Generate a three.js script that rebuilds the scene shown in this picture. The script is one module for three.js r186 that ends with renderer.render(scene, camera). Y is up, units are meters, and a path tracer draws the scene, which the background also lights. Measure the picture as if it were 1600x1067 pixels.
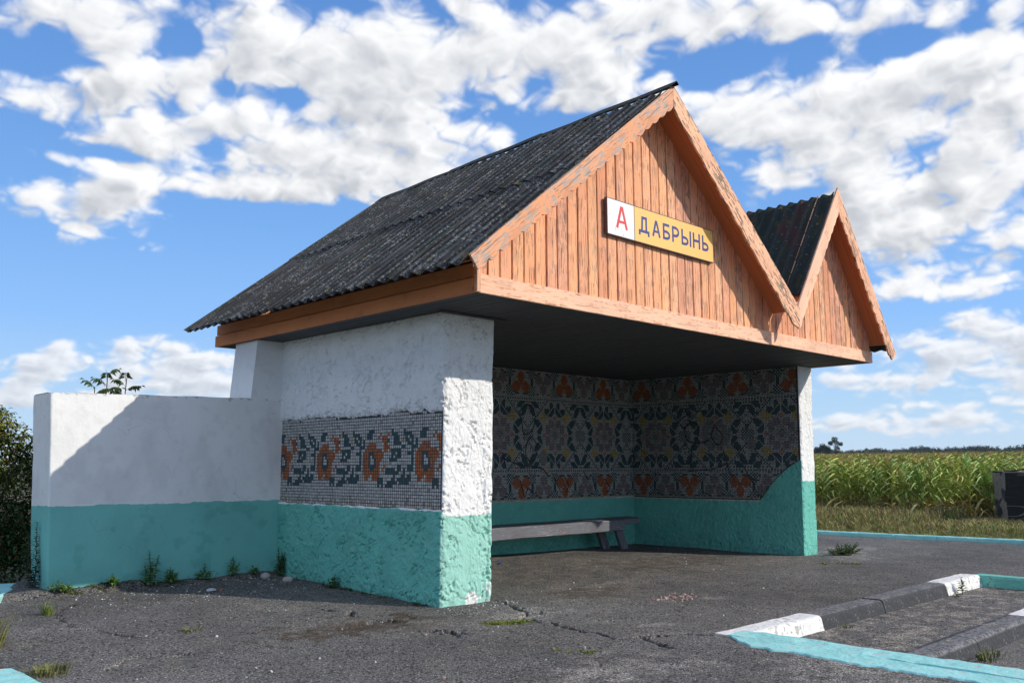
import * as THREE from 'three';
import { mergeGeometries as mergeAll } from 'three/addons/utils/BufferGeometryUtils.js';

const V3 = (x, y, z) => new THREE.Vector3(x, y, z);
const clamp = (x, a = 0, b = 1) => Math.min(b, Math.max(a, x));
const mix = (a, b, t) => a + (b - a) * t;
const ss = (a, b, x) => { const t = clamp((x - a) / (b - a)); return t * t * (3 - 2 * t); };
const rad = (d) => (d * Math.PI) / 180;
function rng(seed) { let a = seed >>> 0; return () => { a = (a + 0x6d2b79f5) | 0; let t = Math.imul(a ^ (a >>> 15), 1 | a); t = (t + Math.imul(t ^ (t >>> 7), 61 | t)) ^ t; return ((t ^ (t >>> 14)) >>> 0) / 4294967296; }; }
const hash2 = (x, y, s = 0) => { let h = Math.imul(x | 0, 374761393) ^ Math.imul(y | 0, 668265263) ^ Math.imul(s | 0, 1274126177); h = Math.imul(h ^ (h >>> 13), 1274126177); h ^= h >>> 16; return (h >>> 0) / 4294967296; };
const hash3 = (x, y, z) => hash2(x, y, z * 7919 + 17);
// value noise in 0..1; per > 0 repeats every per cells
function n2(x, y, per = 0, s = 0) {
  let ix = Math.floor(x), iy = Math.floor(y); const fx = x - ix, fy = y - iy, u = fx * fx * (3 - 2 * fx), v = fy * fy * (3 - 2 * fy);
  let jx = ix + 1, jy = iy + 1;
  if (per) { const m = (k) => ((k % per) + per) % per; ix = m(ix); jx = m(jx); iy = m(iy); jy = m(jy); }
  return mix(mix(hash2(ix, iy, s), hash2(jx, iy, s), u), mix(hash2(ix, jy, s), hash2(jx, jy, s), u), v);
}
function n3(x, y, z) {
  const ix = Math.floor(x), iy = Math.floor(y), iz = Math.floor(z), fx = x - ix, fy = y - iy, fz = z - iz, u = fx * fx * (3 - 2 * fx), v = fy * fy * (3 - 2 * fy), w = fz * fz * (3 - 2 * fz);
  const L = (k) => mix(mix(hash3(ix, iy, k), hash3(ix + 1, iy, k), u), mix(hash3(ix, iy + 1, k), hash3(ix + 1, iy + 1, k), u), v);
  return mix(L(iz), L(iz + 1), w);
}
const fbm2 = (x, y, o = 4, per = 0, s = 0) => { let a = 0.5, t = 0, k = 0; for (let i = 0; i < o; i++) { t += a * n2(x, y, per, s + i); k += a; x *= 2; y *= 2; per *= 2; a *= 0.5; } return t / k; };
const fbm3 = (x, y, z, o = 3) => { let a = 0.5, t = 0, k = 0; for (let i = 0; i < o; i++) { t += a * n3(x, y, z); k += a; x = x * 2 + 3.1; y = y * 2 + 1.7; z = z * 2 + 5.3; a *= 0.5; } return t / k; };

const segDist = (x, z, a, b) => { const dx = b[0] - a[0], dz = b[1] - a[1], t = clamp(((x - a[0]) * dx + (z - a[1]) * dz) / (dx * dx + dz * dz)); return Math.hypot(x - a[0] - dx * t, z - a[1] - dz * t); };

// ---------------------------------------------------------------- camera, sky, sun, exposure
const scene = new THREE.Scene();
const camera = new THREE.PerspectiveCamera(2 * Math.atan(533.5 / 1385) * 180 / Math.PI, 1.5, 0.05, 6000);
camera.position.set(-6.534, 1.55, 7.839);
camera.up.set(-0.09476936, 0.99017461, 0.10282515);
camera.lookAt(V3(-6.534 + 0.69204106, 1.55 + 0.139778, 7.839 - 0.70819579));

const lin = (c) => { c /= 255; return c <= 0.04045 ? c / 12.92 : Math.pow((c + 0.055) / 1.055, 2.4); };
function skyTexture() {
  const W = 4096, H = 2048, data = new Float32Array(W * H * 4);
  const stops = [[-90, 150, 150, 145], [-1, 172, 190, 206], [0, 176, 194, 210], [4, 153, 184, 212], [9, 124, 166, 216], [15, 105, 150, 205], [22, 91, 135, 193], [30, 79, 121, 181], [50, 62, 102, 168], [90, 50, 86, 150]].map(([e, r, g, b]) => [e, lin(r), lin(g), lin(b)]);
  // clouds in view: azimuth from -z towards +x, elevation, half widths, in degrees
  const blobs = [
    [14.7, 25.3, 4.4, 1.5], [20.4, 26.3, 2.8, 1.4], [16.8, 20.7, 5.1, 1.7], [23.2, 23.3, 3.4, 1.1], [23.7, 20.6, 6.1, 2], [29.6, 19.6, 6.1, 2.1], [35.4, 18.8, 4.2, 1.8], [40.1, 19, 3, 1.4], [28.2, 26.2, 4.5, 2], [34, 26.2, 8.5, 2.9], [39.6, 24.6, 7.4, 4.2], [37.5, 20.9, 5.1, 2.1], [43.5, 26.5, 3.1, 2.6],
    [15.4, 15.6, 4.6, 1.5], [18.2, 15.1, 3.1, 1.3], [22.3, 17.5, 5.6, 0.8], [27.3, 17.1, 2.9, 0.6], [22.2, 13.3, 1.6, 0.5],
    [48.8, 25, 3.3, 2.1], [53.2, 27.3, 6, 2], [59.5, 26.6, 5.7, 2], [64.7, 26.8, 4.6, 1], [58, 21.4, 2.9, 2.3], [63.2, 20.8, 5.8, 2.2], [68.8, 20.6, 6.1, 3.2], [73.8, 21.7, 4, 3.7], [66.4, 16.7, 5.5, 2.8], [71.7, 16.9, 4.7, 2.9], [70.1, 13.4, 5.2, 1.7], [68.2, 11.1, 2.5, 0.8], [74, 11.3, 1.9, 1], [71.2, 10.1, 2.3, 0.5], [73.7, 8.1, 1.6, 0.5],
    [70.6, 6.1, 4, 1.4, 1.6], [74.2, 5.7, 1.9, 1.5, 1.6], [65.7, 4.8, 2.2, 0.6], [67.7, 2.5, 5.2, 0.5, 1.4], [72.7, 2.2, 3.4, 0.5, 1.4], [69.1, 3.4, 2, 0.2],
    [22.2, 5.6, 4.2, 1.3, 1.7], [24.7, 5.8, 2.8, 1.3, 1.7], [16.1, 5.2, 3.2, 0.9, 1.5], [15.2, 3.9, 2.5, 0.4],
    [23.1, 25.4, 1.7, 1.4, -0.9], [25.5, 23.2, 1.6, 0.9, -0.6], [29.1, 22.8, 2.0, 0.7, -0.5], [37.5, 20.9, 1.5, 0.4, -0.35], [19.4, 18.2, 3.2, 0.4, -0.7], [15.2, 19.3, 2.0, 0.5, -0.6], [27.0, 15.8, 3.5, 0.5, -0.6], [13.6, 22.7, 1.9, 0.5, -0.5], [18.0, 23.2, 1.8, 0.3, -0.4], [46.2, 25.4, 1.1, 1.5, -0.6], [47.0, 21.5, 2.6, 1.6, -0.5], [57.7, 24.4, 2.1, 1.3, -0.9], [60.6, 25.2, 2.4, 0.4, -0.5], [69.8, 24.2, 2.1, 0.7, -0.8], [56.7, 19.1, 1.6, 2.3, -0.5], [61.1, 19.5, 1.6, 0.5, -0.4], [64.2, 25.4, 1.2, 0.4, -0.4], [73.7, 24.4, 1.0, 0.3, -0.4], [34.0, 28.4, 2.6, 0.4, -0.5], [14.7, 17.1, 2.9, 0.3, -0.5], [71.8, 22.4, 0.7, 0.3, -0.4], [75.1, 17.6, 1.0, 0.4, -0.4]];
  const tot = (az, el) => {
    let b = 0;
    for (const [a, e, ra, re, w = 1] of blobs) { const x = (az - a) / ra, y = (el - e) / re, q = x * x + y * y; if (q < 6) b += (w < 0 ? 1.5 * w : w) * Math.exp(-q * 0.68); }
    return 1 - Math.exp(-Math.max(0, b) * 1.15);
  };
  const density = (az, el, oct) => {
    const a = rad(az), e = rad(el), k = Math.cos(e) / (Math.sin(e) + 0.42), px = Math.sin(a) * k, pz = -Math.cos(a) * k;
    const inView = ss(2, 10, az) * (1 - ss(80, 92, az)) * (1 - ss(29, 36, el));
    let base = 0;
    if (inView < 1) base += (1 - inView) * clamp((fbm2(px * 3.3 + 31, pz * 3.3 + 7, 3) - 0.35) * 3.4);
    if (inView > 0) base += inView * tot(az, el);
    const X = px * 13, Z = pz * 13;
    let f = (n2(X, Z, 0, 5) - 0.5) * 0.62 + (n2(X * 2.03 + 9, Z * 2.03, 0, 6) - 0.5) * 0.42, amp = 0.3, q = 2.3;
    const bx = X + (n2(X * 3 + 7, Z * 3) - 0.5) * 0.3, bz = Z + (n2(X * 3, Z * 3 + 21) - 0.5) * 0.3;
    for (let i = 2; i < oct; i++, amp *= 0.5, q *= 2.05) f += (Math.abs(2 * n2(bx * q + i * 13, bz * q, 0, 7 + i) - 1) - 0.36) * amp;
    return base * 0.78 - 0.385 + f * (0.4 + 0.6 * ss(0.1, 0.4, base));
  };
  for (let r = 0; r < H; r++) {
    const el = ((r + 0.5) / H - 0.5) * 180;
    let k = 0; while (k < stops.length - 2 && el > stops[k + 1][0]) k++;
    const A = stops[k], B = stops[k + 1], t = clamp((el - A[0]) / (B[0] - A[0])), clear = [1, 2, 3].map((c) => mix(A[c], B[c], t));
    const fine = el < 34;
    for (let c = 0; c < W; c++) {
      const o = (r * W + c) * 4, ang = ((c + 0.5) / W - 0.5) * 360; // atan2(z, x)
      let az = ang + 90; if (az > 180) az -= 360;
      let R = clear[0], G = clear[1], Bl = clear[2];
      if (el > 0.3) {
        const near = fine && az > 5 && az < 88, d = density(az, el, near ? 7 : 4), alpha = ss(-0.08, 0.3, d) * ss(0.3, 1.6, el);
        if (alpha > 0) {
          const sl = el < 9 ? 0.35 : 1, d2 = density(az + 1.0 * sl, el + 0.9 * sl, near ? 5 : 3), up = clamp(0.72 + (d - d2) * 0.8 - Math.max(0, d2 - 0.14) * 0.85, 0, 1);
          const far = ss(12, 1, el) * 0.3;
          const lr = mix(mix(0.4, 0.7, up), clear[0] * 1.2, far), lg = mix(mix(0.42, 0.705, up), clear[1] * 1.05, far), lb = mix(mix(0.455, 0.715, up), clear[2], far);
          R = mix(R, lr, alpha); G = mix(G, lg, alpha); Bl = mix(Bl, lb, alpha);
        }
      }
      data[o] = R; data[o + 1] = G; data[o + 2] = Bl; data[o + 3] = 1;
    }
  }
  const t = new THREE.DataTexture(data, W, H, THREE.RGBAFormat, THREE.FloatType);
  t.mapping = THREE.EquirectangularReflectionMapping; t.magFilter = THREE.LinearFilter; t.needsUpdate = true;
  return t;
}
scene.background = skyTexture();
scene.environment = scene.background;
scene.backgroundIntensity = scene.environmentIntensity = 1.45;

const sun = new THREE.DirectionalLight(new THREE.Color().setRGB(1, 0.93, 0.82), 3.65);
const SUN = V3(0.665, 0.675, 1).normalize();
sun.position.copy(SUN).multiplyScalar(60).add(V3(3, 0, 0));
sun.target.position.set(3, 0, 0);
sun.castShadow = true; sun.shadow.radius = 1; sun.shadow.mapSize.set(4096, 4096);
Object.assign(sun.shadow.camera, { left: -30, right: 30, top: 30, bottom: -30, near: 1, far: 200 });
scene.add(sun, sun.target);
scene.fog = new THREE.FogExp2(new THREE.Color().setRGB(0.62, 0.75, 0.9), 0.00012);

const renderer = new THREE.WebGLRenderer({ antialias: true });
renderer.setSize(1024, 682);
renderer.toneMapping = THREE.LinearToneMapping;
renderer.toneMappingExposure = 1;
renderer.shadowMap.enabled = true;

// ---------------------------------------------------------------- naming
const used = new Map();
const numbered = (n) => { const k = used.get(n) || 0; used.set(n, k + 1); return k ? n + '_' + String(k).padStart(3, '0') : n; };
function tag(o, label, category, group) { o.userData.label = label; if (category) o.userData.category = category; if (group) o.userData.group = group; return o; }
function add(o, name) { o.name = numbered(name); scene.add(o); return o; }
function thing(name, label, category, group, at = [0, 0, 0]) { const g = new THREE.Group(); g.position.set(...at); add(g, name); return tag(g, label, category, group); }
function shade(o) { o.castShadow = true; o.receiveShadow = true; return o; }
function part(parent, name, geo, mat, label) { const m = shade(new THREE.Mesh(geo, mat)); m.name = name; if (label) m.userData.label = label; parent.add(m); return m; }
function structure(name, geo, mat, label) { const m = shade(new THREE.Mesh(geo, mat)); add(m, name); m.userData.kind = 'structure'; if (label) m.userData.label = label; return m; }

// ---------------------------------------------------------------- textures
const LUT = new Uint8Array(4097); for (let i = 0; i <= 4096; i++) { const v = i / 4096; LUT[i] = Math.round(255 * (v <= 0.0031308 ? v * 12.92 : 1.055 * Math.pow(v, 1 / 2.4) - 0.055)); }
function finish(data, w, h, color) {
  const t = new THREE.DataTexture(data, w, h, THREE.RGBAFormat, THREE.UnsignedByteType);
  t.wrapS = t.wrapT = THREE.RepeatWrapping; t.magFilter = THREE.LinearFilter; t.minFilter = THREE.LinearMipmapLinearFilter; t.generateMipmaps = true; t.anisotropy = 8;
  if (color) t.colorSpace = THREE.SRGBColorSpace; t.needsUpdate = true; return t;
}
function texColor(w, h, fn) { const d = new Uint8Array(w * h * 4), o = [0, 0, 0]; for (let y = 0, i = 0; y < h; y++) for (let x = 0; x < w; x++, i += 4) { fn(x, y, o); for (let c = 0; c < 3; c++) d[i + c] = LUT[(clamp(o[c]) * 4096) | 0]; d[i + 3] = 255; } return finish(d, w, h, true); }
function texGray(w, h, fn) { const d = new Uint8Array(w * h * 4); for (let y = 0, i = 0; y < h; y++) for (let x = 0; x < w; x++, i += 4) { const v = clamp(fn(x, y)) * 255; d[i] = d[i + 1] = d[i + 2] = v; d[i + 3] = 255; } return finish(d, w, h, false); }
const std = (o) => new THREE.MeshStandardMaterial({ roughness: 0.9, metalness: 0, side: THREE.DoubleSide, ...o });
const rgb = (r, g, b) => new THREE.Color().setRGB(r, g, b);
const set = (o, r, g, b) => { o[0] = r; o[1] = g; o[2] = b; };
const tint = (o, t, r, g, b) => { o[0] = mix(o[0], r, t); o[1] = mix(o[1], g, t); o[2] = mix(o[2], b, t); };
const mul = (o, k) => { o[0] *= k; o[1] *= k; o[2] *= k; };
// nearest jittered point: [distance, id] with period per
function cell2(x, y, per, s = 0) {
  const ix = Math.floor(x), iy = Math.floor(y); let best = 9, id = 0;
  for (let j = -1; j <= 1; j++) for (let i = -1; i <= 1; i++) {
    const cx = ix + i, cy = iy + j, mx = ((cx % per) + per) % per, my = ((cy % per) + per) % per, h = hash2(mx, my, s), dx = cx + h - x, dy = cy + hash2(mx, my, s + 1) - y, d = dx * dx + dy * dy;
    if (d < best) { best = d; id = hash2(mx, my, s + 2); }
  }
  return [Math.sqrt(best), id];
}

const TURQ = [0.145, 0.51, 0.42], WHITE = [0.87, 0.87, 0.86];
// stucco relief, 1.3 m square
const stuccoBump = texGray(1024, 1024, (x, y) => {
  const u = x / 1024, v = y / 1024, a = fbm2(u * 12 + v * 12, (v - u) * 20, 4, 0, 3);
  const r = 1 - Math.abs(2 * fbm2(u * 22, v * 16, 4, 0, 9) - 1);
  const w = ss(0, 0.06, u) * ss(1, 0.94, u) * ss(0, 0.06, v) * ss(1, 0.94, v);
  return mix(0.5, 0.45 * fbm2(u * 16, v * 16, 4, 16, 5) + 0.35 * r * r + 0.3 * a * a, w * 0.999);
});
stuccoBump.repeat.set(1 / 1.3, 1 / 1.3);
const fineBump = texGray(512, 512, (x, y) => fbm2(x / 512 * 24, y / 512 * 24, 5, 24, 2));

// wall paint: sm metres wide, hm high; line(s) is the height of the turquoise, extra(s, y, o) adds marks
function paintTex(w, h, sm, hm, line, extra, pit = 1, TQ = TURQ) {
  return texColor(w, h, (px, py, o) => {
    const s = px / w * sm, y = py / h * hm, edge = line(s) + (fbm2(s * 14, y * 14, 3, 0, 4) - 0.5) * 0.03 + (fbm2(s * 2.3, 4, 3, 0, 6) - 0.5) * 0.04, big = fbm2(s * 1.7, y * 1.7, 4, 0, 21), mid = fbm2(s * 9, y * 9, 3, 0, 22);
    if (y > edge) { set(o, ...WHITE); mul(o, 0.93 + 0.1 * big); tint(o, ss(0.58, 0.8, mid) * 0.16, 0.5, 0.49, 0.46); }
    else { set(o, ...TQ); mul(o, 0.86 + 0.28 * big); tint(o, ss(0.55, 0.8, mid) * 0.14, 0.3, 0.6, 0.52); tint(o, ss(0.6, 0.75, fbm2(s * 5 + 9, y * 5, 4, 0, 24)) * 0.35, 0.09, 0.35, 0.29); }
    // chips and splashes, plus dark pit specks: relief shade painted in with some dirt
    const p = fbm2(s * 46, y * 46, 3, 0, 31);
    tint(o, pit * ss(0.7, 0.78, p) * 0.2, 0.16, 0.16, 0.15);
    if (pit && y < 0.5) { const g = fbm2(s * 30, y * 30, 4, 0, 41); tint(o, ss(0.5, 0.64, g - y * 0.9) * 0.4, 0.1, 0.11, 0.085); }
    if (extra) extra(s, y, o);
  });
}
// ---------------------------------------------------------------- geometry helpers
const mergeGeometries = (list) => mergeAll(list.every((g) => g.index) ? list : list.map((g) => (g.index ? g.toNonIndexed() : g)));
// a grid surface; P(i, j) -> [x, y, z, u, v]
function gridGeo(nu, nv, P, skip) {
  const pos = [], uv = [], idx = [];
  for (let j = 0; j <= nv; j++) for (let i = 0; i <= nu; i++) { const p = P(i, j); pos.push(p[0], p[1], p[2]); uv.push(p[3], p[4]); }
  for (let j = 0; j < nv; j++) for (let i = 0; i < nu; i++) { if (skip && skip(i, j)) continue; const a = j * (nu + 1) + i, b = a + 1, c = a + nu + 1, d = c + 1; idx.push(a, b, d, a, d, c); }
  const g = new THREE.BufferGeometry(); g.setAttribute('position', new THREE.Float32BufferAttribute(pos, 3)); g.setAttribute('uv', new THREE.Float32BufferAttribute(uv, 2)); g.setIndex(idx); g.computeVertexNormals(); return g;
}
// flat-shaded triangles
class Tri {
  constructor() { this.p = []; this.u = []; this.c = []; }
  tri(a, b, c, ua = [0, 0], ub = [0, 0], uc = [0, 0], col) { this.p.push(...a, ...b, ...c); this.u.push(...ua, ...ub, ...uc); if (col) this.c.push(...col, ...col, ...col); }
  quad(a, b, c, d, ua, ub, uc, ud, col) { this.tri(a, b, c, ua, ub, uc, col); this.tri(a, c, d, ua, uc, ud, col); }
  get() { const g = new THREE.BufferGeometry(); g.setAttribute('position', new THREE.Float32BufferAttribute(this.p, 3)); g.setAttribute('uv', new THREE.Float32BufferAttribute(this.u, 2)); if (this.c.length) g.setAttribute('color', new THREE.Float32BufferAttribute(this.c, 3)); g.computeVertexNormals(); return g; }
}
// a board: cross-section polygon pts [[a, b]...] carried from c0 to c1 (each a function of a, b); map(a, b, c) -> xyz; uv in metres, grain along c
function board(pts, c0, c1, map, uo = 0, vo = 0, seg = 1) {
  const T = new Tri(), n = pts.length; let run = uo;
  const at = (k, t) => { const [a, b] = pts[k % n]; return mix(c0(a, b), c1(a, b), t); };
  for (let k = 0; k < n; k++) {
    const [a, b] = pts[k], [a2, b2] = pts[(k + 1) % n], w = Math.hypot(a2 - a, b2 - b);
    for (let s = 0; s < seg; s++) {
      const t0 = s / seg, t1 = (s + 1) / seg, p = at(k, t0), q = at(k, t1), p2 = at(k + 1, t0), q2 = at(k + 1, t1);
      T.quad(map(a, b, p), map(a2, b2, p2), map(a2, b2, q2), map(a, b, q), [run, p + vo], [run + w, p2 + vo], [run + w, q2 + vo], [run, q + vo]);
    }
    run += w;
  }
  for (let k = 1; k < n - 1; k++) for (const [f, fl] of [[c0, 0], [c1, 1]]) {
    const I = fl ? [0, k, k + 1] : [0, k + 1, k], q = I.map((i) => pts[i]), m = q.map(([a, b]) => map(a, b, f(a, b))), u = q.map(([a, b]) => [uo + a, vo + b]);
    T.tri(...m, ...u);
  }
  return T.get();
}
const chamfered = (a0, a1, b0, b1, c) => [[a0 + c, b0], [a1 - c, b0], [a1, b0 + c], [a1, b1 - c], [a1 - c, b1], [a0 + c, b1], [a0, b1 - c], [a0, b0 + c]];
// box with chamfered long edges; axis of the grain: 'x', 'y' or 'z'
function plankBox(x0, x1, y0, y1, z0, z1, axis, c = 0.004, uo = 0, vo = 0) {
  if (axis === 'x') return board(chamfered(z0, z1, y0, y1, c), () => x0, () => x1, (a, b, t) => [t, b, a], uo, vo);
  if (axis === 'z') return board(chamfered(x0, x1, y0, y1, c), () => z0, () => z1, (a, b, t) => [a, b, t], uo, vo);
  return board(chamfered(x0, x1, z0, z1, c), () => y0, () => y1, (a, b, t) => [a, t, b], uo, vo);
}
// ---------------------------------------------------------------- painted wood: 1 m across the grain, 2 m along it
const WN = 1024, field = (fn) => { const f = new Float32Array(WN * WN); for (let y = 0, i = 0; y < WN; y++) for (let x = 0; x < WN; x++) f[i++] = fn(x / WN, y / WN); return f; };
const wG = field((u, v) => fbm2(u * 90, v * 6, 3, 0, 107)), wBig = field((u, v) => fbm2(u * 5, v * 3, 3, 0, 112)), wFl = field((u, v) => fbm2(u * 60, v * 22, 4, 0, 116)), wPatch = field((u, v) => fbm2(u * 7, v * 5, 4, 0, 121)), wC = field((u, v) => fbm2(u * 110 + 5, v * 9, 3, 0, 127)), wDark = field((u, v) => fbm2(u * 8 + 3, v * 6, 4, 0, 137));
function woodTex(base, peel, raw, crack, seed) {
  const sx = (seed * 7) % WN, sy = (seed * 13) % WN;
  return texColor(WN, WN, (px, py, o) => {
    const at = (k) => ((py + sy * k) % WN) * WN + ((px + sx * k) % WN), g = wG[at(1)], big = wBig[at(2)], fl = wFl[at(1)], patch = wPatch[at(3)];
    set(o, ...base); mul(o, 0.84 + 0.32 * big);
    tint(o, ss(0.5, 0.85, g) * 0.18, base[0] * 1.15, base[1] * 1.4, base[2] * 1.6);
    const t = ss(0.60 - peel * 0.22, 0.64 - peel * 0.22, fl * 0.62 + patch * 0.38);
    tint(o, t * 0.9, raw[0] * (0.7 + g * 0.6), raw[1] * (0.7 + g * 0.6), raw[2] * (0.7 + g * 0.6));
    tint(o, ss(0.7 - crack, 0.735 - crack, wC[at(2)]) * 0.75, 0.16, 0.075, 0.04);
    tint(o, ss(0.6, 0.74, wDark[at(1)]) * 0.3, base[0] * 0.55, base[1] * 0.5, base[2] * 0.5);
  });
}
const woodBump = texGray(WN, WN, (px, py) => 0.55 * wG[py * WN + px] + 0.45 * wFl[py * WN + px]);
woodBump.repeat.set(1, 0.5);
const wood = (base, peel, raw, crack, seed, o = {}) => { const map = woodTex(base, peel, raw, crack, seed); map.repeat.set(1, 0.5); return std({ map, bumpMap: woodBump, bumpScale: 0.004, roughness: 0.75, ...o }); };
const mPlank = wood([0.9, 0.435, 0.235], 0.1, [0.62, 0.34, 0.22], 0.03, 100);
const mPlank2 = wood([0.91, 0.465, 0.265], 0.2, [0.52, 0.29, 0.19], 0.05, 200);
const mPlank3 = wood([0.86, 0.395, 0.205], 0.04, [0.6, 0.32, 0.21], 0.02, 300);
const mBarge = wood([0.86, 0.37, 0.18], 0.3, [0.48, 0.38, 0.32], 0.0, 400);
const mBargeDark = wood([0.9, 0.47, 0.28], 0.24, [0.17, 0.13, 0.09], 0.0, 500);
const mFascia = wood([0.93, 0.54, 0.36], -0.15, [0.7, 0.36, 0.2], -0.05, 600);
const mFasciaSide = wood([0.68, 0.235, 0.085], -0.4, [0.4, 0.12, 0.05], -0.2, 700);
const mSoffitOrange = std({ color: rgb(0.6, 0.19, 0.065), roughness: 0.8 });
const plankMats = [mPlank, mPlank2, mPlank3, mPlank].flatMap((m, i) => [1.04, 0.99, 0.91].map((k, j) => { const c = m.clone(); c.color.setRGB(k, k * (1 - 0.03 * j), k * (1 - 0.05 * i * 0.5)); return c; }));
const mGrey = wood([0.145, 0.15, 0.17], -0.1, [0.26, 0.26, 0.28], 0.02, 800, { roughness: 0.6 });
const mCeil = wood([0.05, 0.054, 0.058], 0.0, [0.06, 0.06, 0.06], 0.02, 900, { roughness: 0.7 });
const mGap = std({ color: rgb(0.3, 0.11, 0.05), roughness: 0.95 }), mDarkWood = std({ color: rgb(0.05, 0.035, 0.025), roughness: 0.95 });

// ---------------------------------------------------------------- bus shelter
const H = 3.343, shelter = thing('bus_shelter', 'bus shelter of white and turquoise walls with mosaic bands under two orange plank gables', 'bus shelter');
const mosaicColors = {
  w: [0.54, 0.53, 0.5], d: [0.024, 0.075, 0.085], o: [0.42, 0.115, 0.025], m: [0.25, 0.205, 0.2], y: [0.55, 0.36, 0.03], r: [0.5, 0.09, 0.03], g: [0.24, 0.24, 0.24], s: [0.42, 0.35, 0.27],
};
const tileGeo = (() => { const T = new Tri(), a = 0.5, b = 0.44, q = [[-1, -1], [1, -1], [1, 1], [-1, 1]]; for (let k = 0; k < 4; k++) { const [x, y] = q[k], [X, Y] = q[(k + 1) % 4]; T.quad([x * a, y * a, 0], [X * a, Y * a, 0], [X * b, Y * b, 1], [x * b, y * b, 1], [0, 0], [0, 0], [0, 0], [0, 0]); } T.quad([-b, -b, 1], [b, -b, 1], [b, b, 1], [-b, b, 1], [0, 0], [0, 0], [0, 0], [0, 0]); return T.get(); })();
const mTile = std({ color: 0xffffff, roughness: 0.6, side: THREE.FrontSide });
function mosaic(parent, tiles, size, normal, seed, wide = 1, clean = 1) { // tiles: [[x, y, z, key]]
  const R = rng(seed), m = shade(new THREE.InstancedMesh(tileGeo, mTile, tiles.length)), q0 = new THREE.Quaternion().setFromUnitVectors(V3(0, 0, 1), normal), M = new THREE.Matrix4(), c = new THREE.Color(), e = new THREE.Euler(), q = new THREE.Quaternion(), roll = normal.x ? new THREE.Quaternion().setFromAxisAngle(V3(0, 0, 1), 0) : null;
  tiles.forEach(([x, y, z, k], i) => {
    e.set((R() - 0.5) * 0.05, (R() - 0.5) * 0.05, (R() - 0.5) * 0.05); q.setFromEuler(e).premultiply(q0); if (roll) q.multiply(roll);
    const s = size * (0.77 + R() * 0.06), dep = 0.0035 + R() * 0.0015;
    M.compose(V3(x + (R() - 0.5) * size * 0.06, y + (R() - 0.5) * size * 0.06, z + (R() - 0.5) * size * 0.06).addScaledVector(normal, -0.001), q, V3(s * wide, s, dep)); m.setMatrixAt(i, M);
    const col = mosaicColors[k], grime = k === 'w' ? (0.78 + R() * 0.34) * clean : 0.75 + R() * 0.5, w = R(); c.setRGB(col[0] * grime * (k === 'w' && w < 0.12 ? 0.8 : 1), col[1] * grime * (k === 'w' && w < 0.12 ? 0.78 : 1), col[2] * grime * (k === 'w' && w < 0.12 ? 0.72 : 1)); m.setColorAt(i, c);
  });
  m.name = 'mosaic'; m.userData.kind = 'stuff'; parent.add(m); return m;
}
// rounded wall block: base point -> displaced point; amount(p) in metres along the outward normal
const roughWall = (lo, hi, r, amount) => (x, y, z) => {
  const ix = clamp(x, lo[0] + r, hi[0] - r), iz = clamp(z, lo[1] + r, hi[1] - r); let nx = x - ix, nz = z - iz; const l = Math.hypot(nx, nz) || 1; nx /= l; nz /= l;
  const a = amount(x, y, z, nx, nz); return [ix + nx * (r + a), y, iz + nz * (r + a)];
};
const crevice = (x, y, z) => ss(0.042, 0.01, Math.abs(fbm3(x * 15 + y * 6, y * 11, z * 15 - y * 6, 3) - 0.5)) * ss(0.47, 0.58, fbm3(x * 7 + 40, y * 7, z * 7, 2));
const lumps = (x, y, z) => (fbm3(x * 4, y * 4, z * 4, 3) - 0.5) * 0.024 + (1 - Math.abs(2 * fbm3(x * 13 + y * 5, y * 9, z * 13 - y * 5, 3) - 1)) * 0.007 - 0.006 - 0.03 * crevice(x, y, z);

// side wall with the outer mosaic band (perimeter s: rear corner 0, front corner 3.57, inner corner 4.33)
const bandTop = (s) => 2.2 + (fbm2(s * 9, 3, 3) - 0.5) * 0.07, bandLow = (s) => 1.075 + (fbm2(s * 7, 8, 2) - 0.5) * 0.02;
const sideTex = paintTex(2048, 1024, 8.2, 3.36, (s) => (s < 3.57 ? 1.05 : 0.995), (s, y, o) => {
  if (s > 0.015 && s < 3.553 && y > bandLow(s) - 0.01 && y < bandTop(s)) { const g = fbm2(s * 40, y * 40, 2); set(o, 0.025 + g * 0.04, 0.027 + g * 0.04, 0.03 + g * 0.04); }
  else if (s > 0.01 && s < 3.56 && y >= bandTop(s) && y < bandTop(s) + 0.05 + 0.03 * n2(s * 20, 4)) tint(o, ss(0.5, 0.65, fbm2(s * 35, y * 35, 3)) * 0.5, 0.35, 0.35, 0.35);
  if (s > 3.55 && s < 4.33 && y < 1.02 && o[0] < 0.4) tint(o, 0.5 + 0.3 * fbm2(s * 30, y * 30, 3), 0.42, 0.7, 0.6); // front tinted paler, its sunlit brightness painted into the turquoise
  if (s > 3.57 && s < 4.33) { // chipped plaster near the ground at the front
    const q = Math.hypot((s - 4.02) * 1.1, (y - 0.06) * 1.6) - 0.1 + (fbm2(s * 20, y * 20, 3) - 0.5) * 0.16; tint(o, ss(0.02, 0, q), 0.78, 0.8, 0.78);
    const q2 = Math.hypot(s - 4.27, (y - 0.14) * 0.4) - 0.03 + (fbm2(s * 30, y * 30, 2) - 0.5) * 0.07; tint(o, ss(0.01, 0, q2), 0.74, 0.78, 0.76);
  }
}, 1);
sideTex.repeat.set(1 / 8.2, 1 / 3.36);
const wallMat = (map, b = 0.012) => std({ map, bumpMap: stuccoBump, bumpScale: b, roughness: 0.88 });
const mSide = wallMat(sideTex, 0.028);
const split = [[0.6, 1.75], [0.63, 1.35], [0.66, 1.0], [0.7, 0.62], [0.68, 0.4], [0.71, 0.2], [0.66, -0.02]];
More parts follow.
